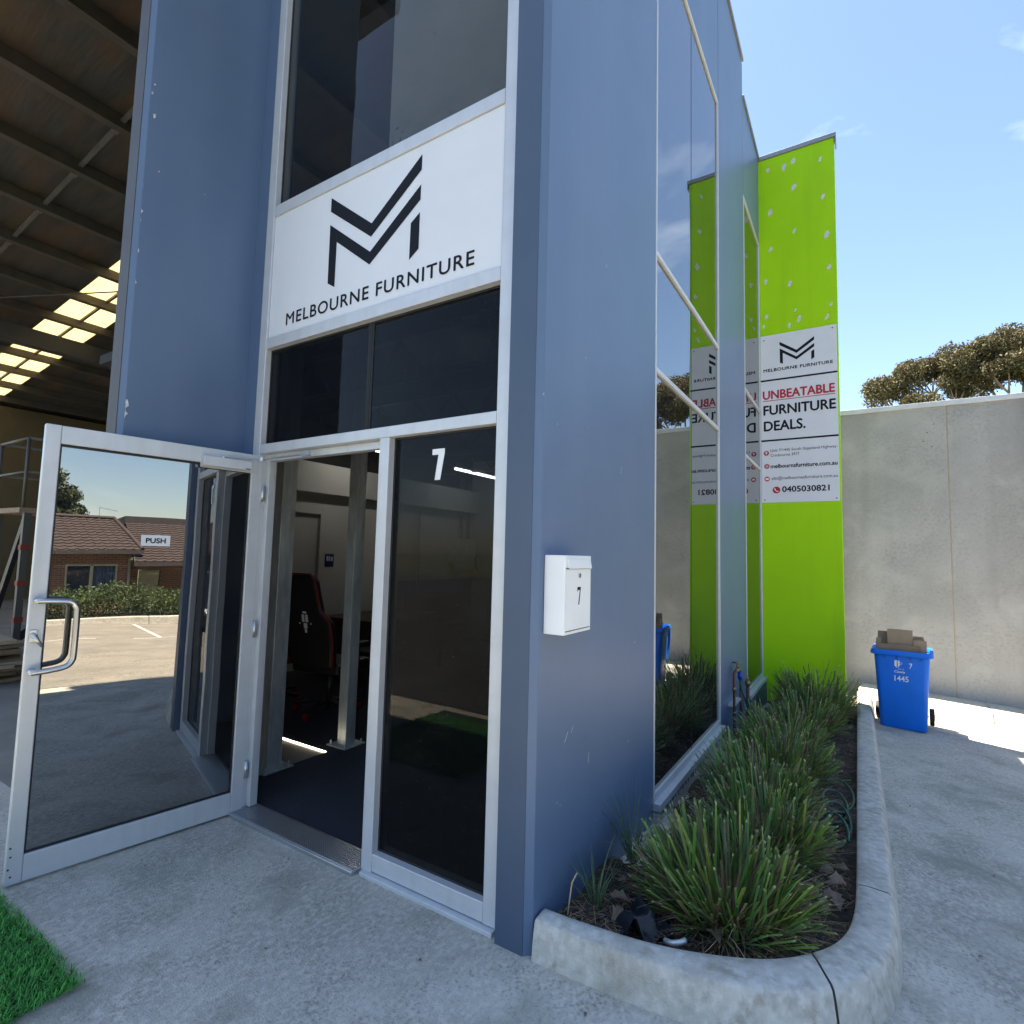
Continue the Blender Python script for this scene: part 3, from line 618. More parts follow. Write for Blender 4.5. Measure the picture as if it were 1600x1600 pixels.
# steel columns inside
for (cx, cy, s_) in ((-2.53, .56, .06), (-2.47, 1.22, .05)):
    c = thing('steel_column', 'galvanised steel post just inside the door jamb' if cy < .7 else 'free standing galvanised steel post with bolted base plate inside doorway', 'column', (cx, cy, .006), group='steel posts inside the entrance')
    part('post', MB().box(cx-s_, cx+s_, cy-s_, cy+s_, .02, 3.38), m_galv, c, bevel=.004)
    part('base_plate', MB().box(cx-s_-.06, cx+s_+.06, cy-s_-.06, cy+s_+.06, .007, .02), m_galv, c, bevel=.002)
    for i in (-1, 1):
        for j in (-1, 1): part('anchor_bolt', MB().tube([(cx+i*(s_+.035), cy+j*(s_+.035), .018), (cx+i*(s_+.035), cy+j*(s_+.035), .05)], .008, 6), m_galv, c)
single('floor_glow_strip', MB().box(-3.17, -2.455, .999, 1.011, .005, .014), m_floor_glow, 'thin glowing strip standing in for light on the shop floor at the carpet edge', 'light strip')  # emissive strip in place of light lying on the floor
for i, (y0, y1) in enumerate(((2.95, 3.42), (4.95, 6.15))):
    t_ = thing('tube_light', 'lit white tube light seen through the open doorway' if i == 0 else 'lit white tube light seen through the glass beside the number', 'light', (-4.38, y0, 3.0), group='ceiling tube lights')
    part('tube', MB().tube([(-4.38, y0, 2.975), (-4.38, y1, 2.975)], .018, 10), m_led, t_)
    part('batten', MB().box(-4.41, -4.35, y0-.03, y1+.03, 3.0, 3.05), m_offwhite, t_)

# ================================================================== GREEN FIN AND ITS SIGN
gf = thing('green_wall', 'lime green concrete fin wall with chipped paint beside the shop', 'wall', (.48, 6.4, -.4))
part('wall_panel', MB().box(-T, .967, 6.371, 6.52, -.6, 7.50), m_green, gf, bevel=.006)
part('capping', MB().box(-.02, .99, 6.35, 6.54, 7.501, 7.56), m_flash, gf, bevel=.003)
part('capping_lip', MB().box(.975, .992, 6.352, 6.538, 7.42, 7.50), m_flash, gf)
chips = [(0.124, 7.324), (0.335, 7.287), (0.46, 7.349), (0.456, 6.94), (0.819, 6.683), (0.149, 6.669), (0.462, 6.292), (0.859, 6.119), (0.146, 6.1), (0.795, 7.244), (0.877, 5.647), (0.084, 5.639), (0.396, 5.534), (0.892, 5.121), (0.454, 5.129), (0.841, 4.953), (0.088, 5.121), (0.378, 4.919), (0.054, 4.976), (0.507, 5.0)]
for i, (x, z) in enumerate(chips):
    n = 9; s_ = (.075 if i < 9 else .052)*(.65+.5*rng.random()); pts = []
    for k in range(n):
        a = 6.28*k/n; r_ = s_*(.45+.55*rng.random()); pts.append((x+r_*math.cos(a)*.62, z+r_*math.sin(a)+r_*math.cos(a)*.35))
    part('paint_chip', MB().prism(pts, lambda a, b, d: (a, d, b), 6.3695, 6.3705), m_chip, gf)
gs = thing('deals_sign', 'tall white sign with red and black lettering on the green wall', 'sign', (.47, 6.36, 2.42))
part('sign_panel', MB().box(.004, .948, 6.362, 6.369, 2.422, 4.825), m_sign2, gs)
GY = 6.362
emblem(gs, lambda a, b: (.252+(a+1.514)/.725*.43, GY-.0015, 4.381+(b-3.152)/.576*.326), m_black)
def gt(s, x0, x1, z0, z1, m=m_black, **k): return text_mesh('lettering', s, (x0, GY, z0), X3, Z3, x1-x0, z1-z0, (0, -1, 0), m, gs, offset=.0015, **k)
gt('MELBOURNE FURNITURE', .042, .897, 4.292, 4.334, spacing=1.1, fat=.002)
gt('UNBEATABLE', .032, .912, 3.895, 4.014, m_red, fat=.005)
gt('FURNITURE', .038, .920, 3.668, 3.80, fat=.005)
gt('DEALS.', .041, .557, 3.438, 3.575, fat=.005)
gt('Unit 7/1445 South Gippsland Highway', .120, .920, 3.125, 3.175)
gt('Cranbourne 3977', .120, .480, 3.068, 3.108)
gt('melbournsfurniture.com.au', .121, .926, 2.905, 2.960, fat=.002)
gt('zibi@melbournesfurniture.com.au', .128, .927, 2.728, 2.785)
gt('0405030821', .263, .829, 2.565, 2.642, fat=.003)
for z in (4.155, 3.288): part('black_rule', MB().box(.004, .948, GY-.002, GY-.001, z, z+.024), m_black, gs)
part('red_rule', MB().box(.026, .918, GY-.002, GY-.001, 3.866, 3.876), m_red, gs)
for (x, z, r_) in ((.066, 3.122, .034), (.071, 2.935, .034), (.072, 2.756, .034), (.190, 2.595, .048)):
    ic = part('icon_disc', MB().disc((x, GY-.001, z), (0, -1, 0), r_, 20, .001), m_red, gs)
    if r_ > .04:
        part('icon_mark', MB().tube(smoothpath([(x-.02, GY-.003, z+.022), (x-.016, GY-.003, z), (x+.0, GY-.003, z-.016), (x+.022, GY-.003, z-.02)], 4), [.009]*3+[.006]*7+[.009]*3, 6), m_wprint, ic)
    elif z > 3: part('icon_mark', MB().disc((x, GY-.002, z+.006), (0, -1, 0), .014, 12, .001).prism([(x-.012, z+.002), (x, z-.022), (x+.012, z+.002)], lambda a, b, d: (a, d, b), GY-.003, GY-.002), m_wprint, ic)
    elif z > 2.9: part('icon_mark', MB().box(x-.024, x+.024, GY-.003, GY-.002, z-.002, z+.002).box(x-.002, x+.002, GY-.003, GY-.0021, z-.024, z+.024).box(x-.018, x+.018, GY-.003, GY-.0022, z+.01, z+.013).box(x-.018, x+.018, GY-.003, GY-.0022, z-.013, z-.01), m_wprint, ic)
    else: part('icon_mark', MB().box(x-.02, x+.02, GY-.003, GY-.002, z-.013, z+.013), m_wprint, ic)
for x, z in ((.05, 4.76), (.90, 4.78), (.04, 2.46), (.91, 2.46)): part('screw', MB().disc((x, GY-.0005, z), (0, -1, 0), .009, 8, .003), m_gasket, gs)

# ================================================================== LETTERBOX
lb = thing('letterbox', 'white metal letterbox numbered seven on the blue wall', 'letterbox', (.05, .19, 1.27))
part('body', MB().box(.001, .1, .06, .325, 1.27, 1.605), m_mail, lb, bevel=.004)
part('door_panel', MB().box(.1005, .103, .073, .312, 1.288, 1.545), m_mail, lb, bevel=.001)
part('slot_flap', MB().prism([(.1005, 1.553), (.104, 1.553), (.112, 1.548), (.112, 1.553), (.105, 1.590), (.1005, 1.590)], lambda a, b, d: (a, -d, b), -.308, -.078), m_mail, lb, bevel=.001)
part('seam', MB().box(.1002, .1012, .070, .315, 1.5465, 1.5515).box(.1002, .1012, .070, .315, 1.2835, 1.2872), m_trim, lb)
part('lock', MB().disc((.103, .193, 1.518), (1, 0, 0), .011, 14, .005), m_chrome, lb)
part('keyhole', MB().box(.1082, .1088, .1915, .1945, 1.512, 1.524), m_gasket, lb)
part('number_seven', MB().prism([(.176, 1.468), (.176, 1.449), (.180, 1.449), (.182, 1.455), (.201, 1.455), (.187, 1.392), (.196, 1.392), (.209, 1.458), (.209, 1.468)], lambda a, b, d: (d, a, b), .1032, .104), m_black, lb)

# ================================================================== PLANTS IN THE BED
def blade(mb, base, az, lean, ln, wd, curl, tint, twist=0., blunt=True, n=4, tip=None):
    d = Vector((math.cos(az), math.sin(az), 0)); sw = Vector((-math.sin(az+twist), math.cos(az+twist), 0))
    p = Vector(base); pts = []; a = lean; steps = [1/n]*n
    if tip: steps += [.035]
    m_ = len(steps)
    for i in range(m_+1):
        pts.append(p.copy())
        if i < m_: p = p+(d*math.sin(a)+Z3*math.cos(a))*(ln*steps[i]); a += curl*steps[i]
    k0 = len(mb.v); vs_ = []
    for i, q in enumerate(pts):
        t = min(1, i/n); w_ = wd*(.7+.3*min(1, t*3))*(1 if blunt else (1-t**1.5*.92))
        vs_ += [q-sw*w_/2, q+sw*w_/2]
    if blunt:
        dd = (pts[n]-pts[n-1]).normalized()*wd*random.uniform(-1.2, 1.2)
        for k_ in range(n, m_+1): vs_[2*k_] = vs_[2*k_]-dd; 
    mb.v += [tuple(q) for q in vs_]
    for i in range(m_):
        mb.f.append((k0+2*i, k0+2*i+1, k0+2*i+3, k0+2*i+2))
        if tip and i == m_-1: mb.t.append(tip); continue
        # the sheath at a blade's foot is paler and yellower in its own colour
        y = 1-min(1, (i+.2)/n*2)
        mb.t.append(tuple(c*(1+y*k_) for c, k_ in zip(tint, (.9, .35, .6))))
def lomandra(x, y, r, h, nb, label):
    z = -.05*y+.06; t_ = thing('lomandra_plant', label, 'plant', (x, y, z), group='clipped strappy plants in the bed')
    g = MB(); dr = MB()
    ph1, ph2 = random.uniform(0, 6.28), random.uniform(0, 6.28); sk = random.uniform(-.12, .12)
    for i in range(nb):
        az = random.uniform(0, 6.283); q = random.random()**.55; root = .2*random.random()**.5*r/.3
        a2 = az+random.uniform(-.9, .9)
        lean = q*1.15+random.uniform(-.14, .14)
        bumpy = 1+.10*math.sin(2*az+ph1)+.08*math.sin(3*az+ph2)+sk*math.cos(az)
        dome = bumpy/math.sqrt((math.sin(lean)/(r*1.05))**2+(math.cos(lean)/h)**2)
        arch = random.random() < .09
        ln = max(.07, (dome-root*math.sin(lean)*.6)*random.choice((random.uniform(.84, 1.03), random.uniform(.45, .98))))*(1.15 if arch else 1)
        v_ = random.uniform(.45, 1.25); c = (v_*random.uniform(.7, 1.1), v_, v_*random.uniform(.5, 1.2))
        u_ = random.random()
        if u_ < .08: c = (v_*1.7, v_*1.25, v_*.7)
        elif u_ < .24: c = (v_*1.6, v_*.68, v_*1.5)
        blade(g, (root*math.cos(a2), root*math.sin(a2), 0), az, lean*.85, ln, random.uniform(.0065, .0145), (random.uniform(.4, .9) if arch else lean*.25+random.uniform(-.15, .2)), c, random.uniform(-1.5, 1.5), blunt=not arch, tip=None if arch else ((2.6, 1.7, 3.0) if random.random() < .4 else (1.4, 1.2, 1.4)))
    for i in range(int(nb*.8)):
        az = random.uniform(0, 6.283); lean = random.uniform(.75, 1.6); ln = r*random.uniform(.4, 1.25); v_ = random.uniform(.4, 1.35)
        blade(dr, (.12*math.cos(az), .12*math.sin(az), random.uniform(0, .06)), az+random.uniform(-.6, .6), lean, ln, random.uniform(.003, .008), random.uniform(-.3, .6), (v_, v_*.95, v_*.85), random.uniform(-1.2, 1.2), blunt=False)
    for i in range(int(nb*.55)):
        az = random.uniform(0, 6.283); q = random.random()**.5; v_ = random.uniform(.3, 1.0)
        blade(dr, (.2*q*math.cos(az), .2*q*math.sin(az), .0), az, q*1.1, h*random.uniform(.25, .55), random.uniform(.005, .011), random.uniform(0, .4), (v_, v_*.9, v_*.75), random.uniform(-1.2, 1.2))
    part('blades', g, m_blade, t_, tint=True, local=True); part('dry_blades', dr, m_dry, t_, tint=True, local=True)
    return t_
lomandra(.62, .68, .335, .42, 860, 'nearest clipped strappy green plant by the curved kerb corner')
lomandra(.66, 1.42, .335, .40, 840, 'second clipped strappy plant from the kerb corner')
lomandra(.56, 2.12, .35, .40, 760, 'third clipped strappy plant, beside the tall side window')
lomandra(.60, 2.86, .35, .41, 700, 'fourth clipped strappy plant from the kerb corner')
lomandra(.52, 3.66, .35, .40, 640, 'fifth clipped strappy plant, in front of the garden taps')
lomandra(.60, 4.56, .36, .42, 600, 'sixth clipped strappy plant, just beyond the garden taps')
lomandra(.66, 5.60, .42, .60, 800, 'farthest and roundest strappy plant against the green wall')
def weed(x, y, n, h, label):
    z = -.05*y+.075; g = MB()
    for i in range(n):
        az = random.uniform(0, 6.283); v_ = random.uniform(.6, 1.1)
        blade(g, (.02*math.cos(az), .02*math.sin(az), 0), az, random.uniform(.05, .6), h*random.uniform(.5, 1.1), random.uniform(.004, .008), random.uniform(.2, 1.5), (v_*.75, v_*.85, v_*1.3), random.uniform(-1, 1), blunt=False, n=7)
    t_ = thing('grass_weed', label, 'weed', (x, y, z), group='thin grass weeds along the wall'); part('blades', g, m_blade, t_, tint=True, local=True)
weed(.13, .36, 34, .34, 'small thin grass weed at the wall nearest the kerb end')
weed(.12, .86, 60, .46, 'taller thin grass weed at the wall below the window frame')
weed(.22, 3.55, 24, .30, 'thin drooping grass weed at the foot of the garden tap')
# stray stalk, black plastic scrap, dead leaves, hose
single('dry_stalk', MB().tube([(.07, .2, .09), (.085, .205, .22), (.11, .2, .27)], .0032, 6), m_straw, 'single pale dry stalk standing against the blue wall', 'stalk', tint=False, loc=(.07, .2, .08))
mb = MB(); n = 12; vv = []
for j in range(n+1):
    for i in range(n+1):
        u, v_ = i/n-.5, j/n-.5; vv.append((.36+u*.2+.03*math.sin(9*v_), .30+v_*.2, .075+.07*math.exp(-((u+.1)**2)*25)*(1-.5*v_)+.02*math.sin(14*u+6*v_)+.012*random.random()))
mb.add(vv, [(j*(n+1)+i, j*(n+1)+i+1, (j+1)*(n+1)+i+1, (j+1)*(n+1)+i) for j in range(n) for i in range(n)])
single('plastic_scrap', mb, m_bag, 'crumpled scrap of black plastic on the soil behind the front kerb', 'scrap', smooth=True, loc=(.36, .3, .06))
single('pipe_end', MB().tube(smoothpath([(.46, .28, .09), (.49, .265, .1), (.52, .27, .11), (.535, .295, .11)], 4), .011, 8), m_galv, 'short curved grey pipe end beside the black plastic scrap', 'pipe', smooth=True, loc=(.49, .27, .08))
def leafmesh():
    mb = MB(); pr = [(0, 0), (.2, .26), (.42, .2), (.5, .38), (.66, .2), (1, 0)]
    v = []; 
    for (t, w_) in pr:
        zc = .12*math.sin(t*3.1)
        v += [(t-.5, -w_, zc+.22*w_+random.uniform(-.06, .06)), (t-.5, 0, zc), (t-.5, w_, zc+.25*w_+random.uniform(-.06, .06))]
    f = []
    for i in range(len(pr)-1):
        for k in range(2): f.append((3*i+k, 3*i+k+1, 3*i+4+k, 3*i+3+k))
    return mb.add(v, f).mesh('dead_leaf')
lms = [leafmesh() for _ in range(4)]
for m_ in lms: m_.materials.append(m_leafd)
lf = [(.98, .95), (1.0, 1.05), (.95, 1.12), (1.02, 1.2), (.97, 1.3), (1.03, 1.0), (.93, 1.02), (1.0, 1.16), (1.04, 1.38), (.98, 1.5), (.22, .42), (.30, .40), (.27, .5), (.2, .55), (.35, .55), (.62, .40), (.75, .66), (1.0, 2.1), (.95, 1.85), (.25, .3)]
for x, y in lf:
    o = link(bpy.data.objects.new('dead_leaf', random.choice(lms))); o.location = (x, y, -.05*y+.115+random.random()*.02); s_ = random.uniform(.06, .11); o.scale = (s_,)*3
    o.rotation_euler = (random.uniform(-.6, .6), random.uniform(-.6, .6), random.uniform(0, 6.28))
    tag(o, 'curled brown dead leaf lying on the garden bed mulch', 'leaf', 'dead leaves on the mulch')
hp = []
for k in range(84):
    a = k*.26; r_ = .085+.02*math.sin(k*.11); yc_ = 1.75+.0105*k
    hp.append((.985+r_*.9*math.cos(a), yc_+r_*2.6*math.sin(a), -.05*yc_+.125+.018*math.sin(a*.9)+.00025*k))
single('garden_hose', MB().tube(smoothpath(hp, 3), .0075, 8), m_hose, 'green garden hose loosely coiled on the mulch beside the kerb', 'hose', smooth=True, loc=(.98, 2.2, 0))
tp = thing('garden_tap', 'old copper garden tap with blue hose fitting below side wall', 'tap', (.06, 4.1, -.13))
part('riser_pipe', MB().tube(smoothpath([(.06, 3.93, -.15), (.06, 3.93, .2), (.06, 3.93, .44), (.06, 3.955, .475), (.06, 4.05, .48)], 4), .013, 10), m_copper, tp, smooth=True)
part('collar', MB().tube([(.06, 3.93, .30), (.06, 3.93, .34)], .018, 10).tube([(.06, 3.93, .08), (.06, 3.93, .1)], .018, 10), m_brass, tp, smooth=True)
part('tap_body', MB().tube([(.06, 4.04, .48), (.06, 4.12, .48), (.06, 4.18, .475), (.06, 4.24, .44)], [.017, .022, .019, .015], 10).tube([(.06, 4.12, .49), (.06, 4.12, .545)], .012, 10), m_brass, tp, smooth=True)
part('tap_handle', MB().tube([(.06, 4.07, .55), (.06, 4.17, .55)], .008, 8).tube([(.01, 4.12, .55), (.11, 4.12, .55)], .008, 8), m_brass, tp, smooth=True)
part('hose_fitting', MB().tube([(.06, 4.245, .435), (.06, 4.26, .36)], .021, 12), m_bluepl, tp, smooth=True)
part('hose_tail', MB().tube(smoothpath([(.06, 4.26, .36), (.06, 4.27, .28), (.10, 4.35, .12), (.14, 4.45, -.05), (.3, 4.5, -.13)], 5), .009, 8), m_hose, tp, smooth=True)
part('riser_pipe', MB().tube([(.06, 4.29, -.15), (.06, 4.29, .30)], .013, 10), m_copper, tp, smooth=True)
part('bracket', MB().box(.0, .065, 3.925, 4.30, .145, .165), m_galv, tp)
t2 = thing('water_meter_valve', 'smaller brass valve on a dark riser beyond the garden tap', 'valve', (.06, 4.72, -.16))
part('riser_pipe', MB().tube([(.06, 4.72, -.15), (.06, 4.72, .22)], .018, 10), m_copper, t2, smooth=True)
part('valve_body', MB().tube([(.06, 4.72, .2), (.06, 4.72, .24), (.06, 4.72, .27)], [.018, .032, .02], 10).tube([(.06, 4.66, .3), (.06, 4.78, .3)], .009, 8).tube([(.06, 4.72, .26), (.06, 4.72, .3)], .009, 8), m_brass, t2, smooth=True)

# scuffs on the side wall and dry bits blown on to the concrete
for (y, z, ln, a) in ((.30, .78, .05, .9), (.36, .80, .03, .9), (.22, .52, .018, .2), (.25, .50, .012, .4), (.55, .62, .05, 1.3), (.95, 2.1, .04, 1.2), (1.2, 1.1, .03, .3), (.7, 3.2, .03, 1.0), (.45, 2.6, .02, .6), (1.1, .55, .04, .2)):
    dy, dz = math.cos(a)*ln/2, math.sin(a)*ln/2
    part('scuff', MB().prism([(y-dy, z-dz), (y-dy+.003, z-dz-.001), (y+dy, z+dz), (y+dy-.002, z+dz+.002)], lambda p, q, d: (d, p, q), -.0005, .0008), m_scuff, bld)
for (x, y) in ((1.55, 1.2), (1.75, 2.2), (1.42, 3.1), (1.6, 4.2), (1.9, 5.0), (1.36, 2.0), (1.5, .55), (-.35, -.25), (-.9, -.55), (.3, -.12), (2.2, 4.0), (1.45, 5.2)):
    o = link(bpy.data.objects.new('leaf_fragment', random.choice(lms))); o.location = (x, y, gz(x, y)+.004); s_ = random.uniform(.012, .028); o.scale = (s_, s_, s_*.6); o.rotation_euler = (0, 0, random.uniform(0, 6.28))
    tag(o, 'tiny dry leaf fragment lying on the bare concrete', 'leaf', 'leaf fragments on the concrete')

# ================================================================== ARTIFICIAL TURF MAT
tf = thing('turf_mat', 'bright green artificial grass mat on the concrete by the open door', 'mat', (-1.8, -1.6, 0))
part('backing', MB().box(-2.45, -1.29, -2.3, -1.05, .005, .012), mat('turf_backing', (.01, .05, .012), .9), tf)
nb = 34000; P_ = np.column_stack([-2.45+1.185*rng.random(nb), -2.3+1.275*rng.random(nb), np.full(nb, .012)])
keep = (P_[:, 0]-(-1.262) < 0)&(P_[:, 1] > -2.1); P_ = P_[keep]; nb = len(P_)
az = rng.random(nb)*6.283; ln = .022+.018*rng.random(nb); le = .35+1.0*rng.random(nb)
d = np.column_stack([np.cos(az)*np.sin(le), np.sin(az)*np.sin(le), np.cos(le)]); sw = np.column_stack([-np.sin(az), np.cos(az), np.zeros(nb)])*.0016
V_ = np.stack([P_-sw, P_+sw, P_+d*(ln*.6)[:, None]+sw, P_+d*(ln*.6)[:, None]-sw, P_+d*ln[:, None]+np.array([0, 0, -.004])], 1)
def npmesh(name, V, faces_per, m, tints=None):
    n_, k_ = V.shape[:2]; me = bpy.data.meshes.new(name)
    base = (np.arange(n_)*k_)[:, None]
    loops = []; starts = []; tot = []
    allf = [base+np.array(f)[None, :] for f in faces_per]
    per = np.concatenate(allf, 1)          # n_, sum(len)
    lens = [len(f) for f in faces_per]
    me.vertices.add(n_*k_); me.vertices.foreach_set('co', V.reshape(-1).astype(np.float32))
    me.loops.add(per.size); me.loops.foreach_set('vertex_index', per.reshape(-1).astype(np.int32))
    lt = np.tile(np.array(lens), n_); ls = np.concatenate([[0], np.cumsum(lt)[:-1]])
    me.polygons.add(len(lt)); me.polygons.foreach_set('loop_start', ls.astype(np.int32)); me.polygons.foreach_set('loop_total', lt.astype(np.int32))
    me.update(calc_edges=True)
    if tints is not None:
        ca = me.color_attributes.new('tint', 'FLOAT_COLOR', 'CORNER'); c = np.repeat(np.column_stack([tints, np.ones(n_)]), sum(lens), 0)
        ca.data.foreach_set('color', c.reshape(-1).astype(np.float32))
    me.materials.append(m); return me
tv = (.55+.9*rng.random(nb))[:, None]*np.array([[1., 1., 1.]]); tv[rng.random(nb) < .12] *= np.array([2.2, 1.3, 1.2])
o = link(bpy.data.objects.new('turf_pile', npmesh('turf_pile', V_-np.array([-1.8, -1.6, 0]), [(0, 1, 2, 3), (3, 2, 4)], m_turf, tv))); o.parent = tf; o['kind'] = 'stuff'

# ================================================================== BLUE WHEELIE BIN
BX, BY = 1.56, 6.25; bz = gz(BX, BY)
bn = thing('wheelie_bin', 'blue wheelie bin standing on the driveway by the kerb', 'bin', (BX, BY, bz), R(-5))
def rr(hx, hy, z, rad=.05, n=5, yo=0):
    res = []
    for cx, cy, a0 in ((hx-rad, hy-rad, 0), (-hx+rad, hy-rad, 90), (-hx+rad, -hy+rad, 180), (hx-rad, -hy+rad, 270)):
        for k in range(n+1):
            a = R(a0+90*k/n); res.append((cx+rad*math.cos(a), cy+rad*math.sin(a)+yo, z))
    return res
body = MB().loft([rr(.215, .225, .012, .06), rr(.228, .235, .03, .06), rr(.268, .275, .86, .05)])
part('body', body, m_bin, bn, smooth=True, local=True, bevel=.004, angle=50)
part('rim', MB().loft([rr(.272, .28, .855, .05), rr(.302, .31, .862, .05), rr(.306, .314, .885, .05), rr(.296, .302, .89, .05), rr(.296, .302, .915, .05), rr(.27, .278, .92, .04), rr(.262, .27, .87, .04)], caps=False), m_bin, bn, smooth=True, local=True, bevel=.003, angle=40)
for x in (-.15, -.03, .1, .2): part('rim_rib', MB().box(x-.004, x+.004, -.298, -.262, .825, .856), m_bin, bn, local=True)
for s_ in (-1, 1):
    wv = part('wheel', MB().tube([(s_*.245, .25, .1), (s_*.295, .25, .1)], .1, 20), m_tyre, bn, local=True, bevel=.01)
    part('hub', MB().tube([(s_*.2955, .25, .1), (s_*.300, .25, .1)], .04, 14), m_blacksteel, wv, local=True)
part('axle', MB().tube([(-.24, .25, .1), (.24, .25, .1)], .012, 8), m_steel, bn, smooth=True, local=True)
part('handle', MB().tube([(-.2, .33, .9), (.2, .33, .9)], .014, 8), m_bin, bn, smooth=True, local=True)
lid = []
for k in range(9):
    t = k/8; y = .345+.07*math.sin(t*3.0)+.02*t; z = .9-.56*t; hx = .27-.05*t*t
    lid.append([(-hx, y-.012, z), (hx, y-.012, z), (hx, y+.012, z), (-hx, y+.012, z)])
part('lid', MB().loft(lid), m_bin, bn, smooth=True, local=True, bevel=.004, angle=50)
def frontpt(x, z): return Vector((x, -(.235+(z-.03)/.83*.04)-.002, z))
nrm = Vector((0, -1, .05)).normalized(); vt = Vector((0, -.048, 1)).normalized()
def bt(s, x, z, w_, h): return text_mesh('lettering', s, frontpt(x, z)-Vector((0, 0, 0)), X3, vt, w_, h, nrm, m_wprint, bn, offset=.001, bold=.012)
ROOTLOC[bn] = Vector((0, 0, 0))
bt('7', .075, .725, .03, .06); bt('Casey', -.07, .655, .105, .035); bt('1445', -.07, .565, .135, .065); bt('CITY OF', -.035, .7, .06, .012)
cr_ = [(-.065, .805), (-.068, .75), (-.06, .73), (-.04, .715), (-.022, .735), (-.018, .76), (-.02, .80)]
part('crest', MB().prism([(a, b) for a, b in cr_[:3]]+[], lambda a, b, d: tuple(frontpt(a, b)+nrm*d), .001, .002).prism([(-.065, .806), (-.062, .742), (-.046, .716), (-.042, .806)], lambda a, b, d: tuple(frontpt(a, b)+nrm*d), .0012, .0022).prism([(-.034, .718), (-.036, .806), (-.016, .806), (-.016, .75)], lambda a, b, d: tuple(frontpt(a, b)+nrm*d), .0012, .0022), m_wprint, bn, local=True)
part('crest_swirl', MB().tube([tuple(frontpt(-.012+.02*math.cos(a), .775+.012*math.sin(a))+nrm*.002) for a in np.linspace(-2, 3.6, 12)], .0022, 5), m_wprint, bn, local=True)
rot = Matrix.Rotation(R(-5), 3, 'Z')
def sheet(name, x0, x1, y, z0, z1, lean, label, m=m_card):
    mb = MB().box(x0, x1, -.004, .004, 0, z1-z0); 
    Q = Matrix.Rotation(lean, 3, 'X'); mb.v = [tuple(rot@(Q@Vector(q)+Vector((0, y, z0)))) for q in mb.v]
    o = part(name, mb, m); o.location = (BX, BY, bz); tag(o, label, 'cardboard', 'cardboard in the bin')
sheet('cardboard_sheet', -.135, .115, -.17, .60, 1.16, .02, 'tallest flattened cardboard sheet in the middle of the bin')
sheet('cardboard_sheet', -.235, -.14, -.12, .60, 1.12, -.04, 'cardboard flap standing at the left inside the bin', m_card_d)
sheet('cardboard_sheet', .118, .215, -.13, .60, 1.09, .03, 'cardboard flap standing at the right inside the bin', m_card_d)
sheet('cardboard_sheet', .12, .245, -.20, .60, 1.05, -.02, 'short cardboard flap leaning over the right rim of the bin')
sheet('cardboard_sheet', -.25, .19, -.215, .60, .985, .03, 'low wide cardboard flap along the front rim of the bin', m_card_d)
sheet('cardboard_sheet', -.25, -.20, -.16, .60, 1.04, .0, 'narrow cardboard strip at the left rim of the bin')
sheet('cardboard_sheet', -.22, .22, .02, .60, 1.06, .08, 'cardboard sheet hidden behind the others in the bin', m_card_d)

# ================================================================== TREES
def leafcloud(centres, radii, counts, size, flat=.6, droop=.5):
    Vs = []; Ts = []
    for c, r_, n_ in zip(centres, radii, counts):
        u = rng.normal(size=(n_, 3)); u /= np.linalg.norm(u, axis=1)[:, None]; rad = (.35+.65*rng.random(n_)**.5)
        p = u*rad[:, None]*np.array(r_)[None, :]*np.array([1, 1, flat])+np.array(c)+rng.normal(size=(n_, 3))*.06
        nn = rng.normal(size=(n_, 3)); nn[:, 2] *= .7; a = np.cross(nn, rng.normal(size=(n_, 3))); a[:, 2] -= droop*np.linalg.norm(a, axis=1)
        a /= np.linalg.norm(a, axis=1)[:, None]+1e-9; b = np.cross(nn, a); b /= np.linalg.norm(b, axis=1)[:, None]+1e-9
        s_ = size*(.6+.8*rng.random(n_))[:, None]
        Vs.append(np.stack([p-a*s_*.5, p+b*s_*.22, p+a*s_*.5, p-b*s_*.22], 1))
        v_ = (.55+.75*rng.random(n_))[:, None]; t_ = np.repeat(v_, 3, 1)*np.array([1., 1, 1]); br = rng.random(n_) < .18; t_[br] *= np.array([1.4, 1.1, .8]); Ts.append(t_*(.8+.4*rng.random()))
    return np.concatenate(Vs), np.concatenate(Ts)
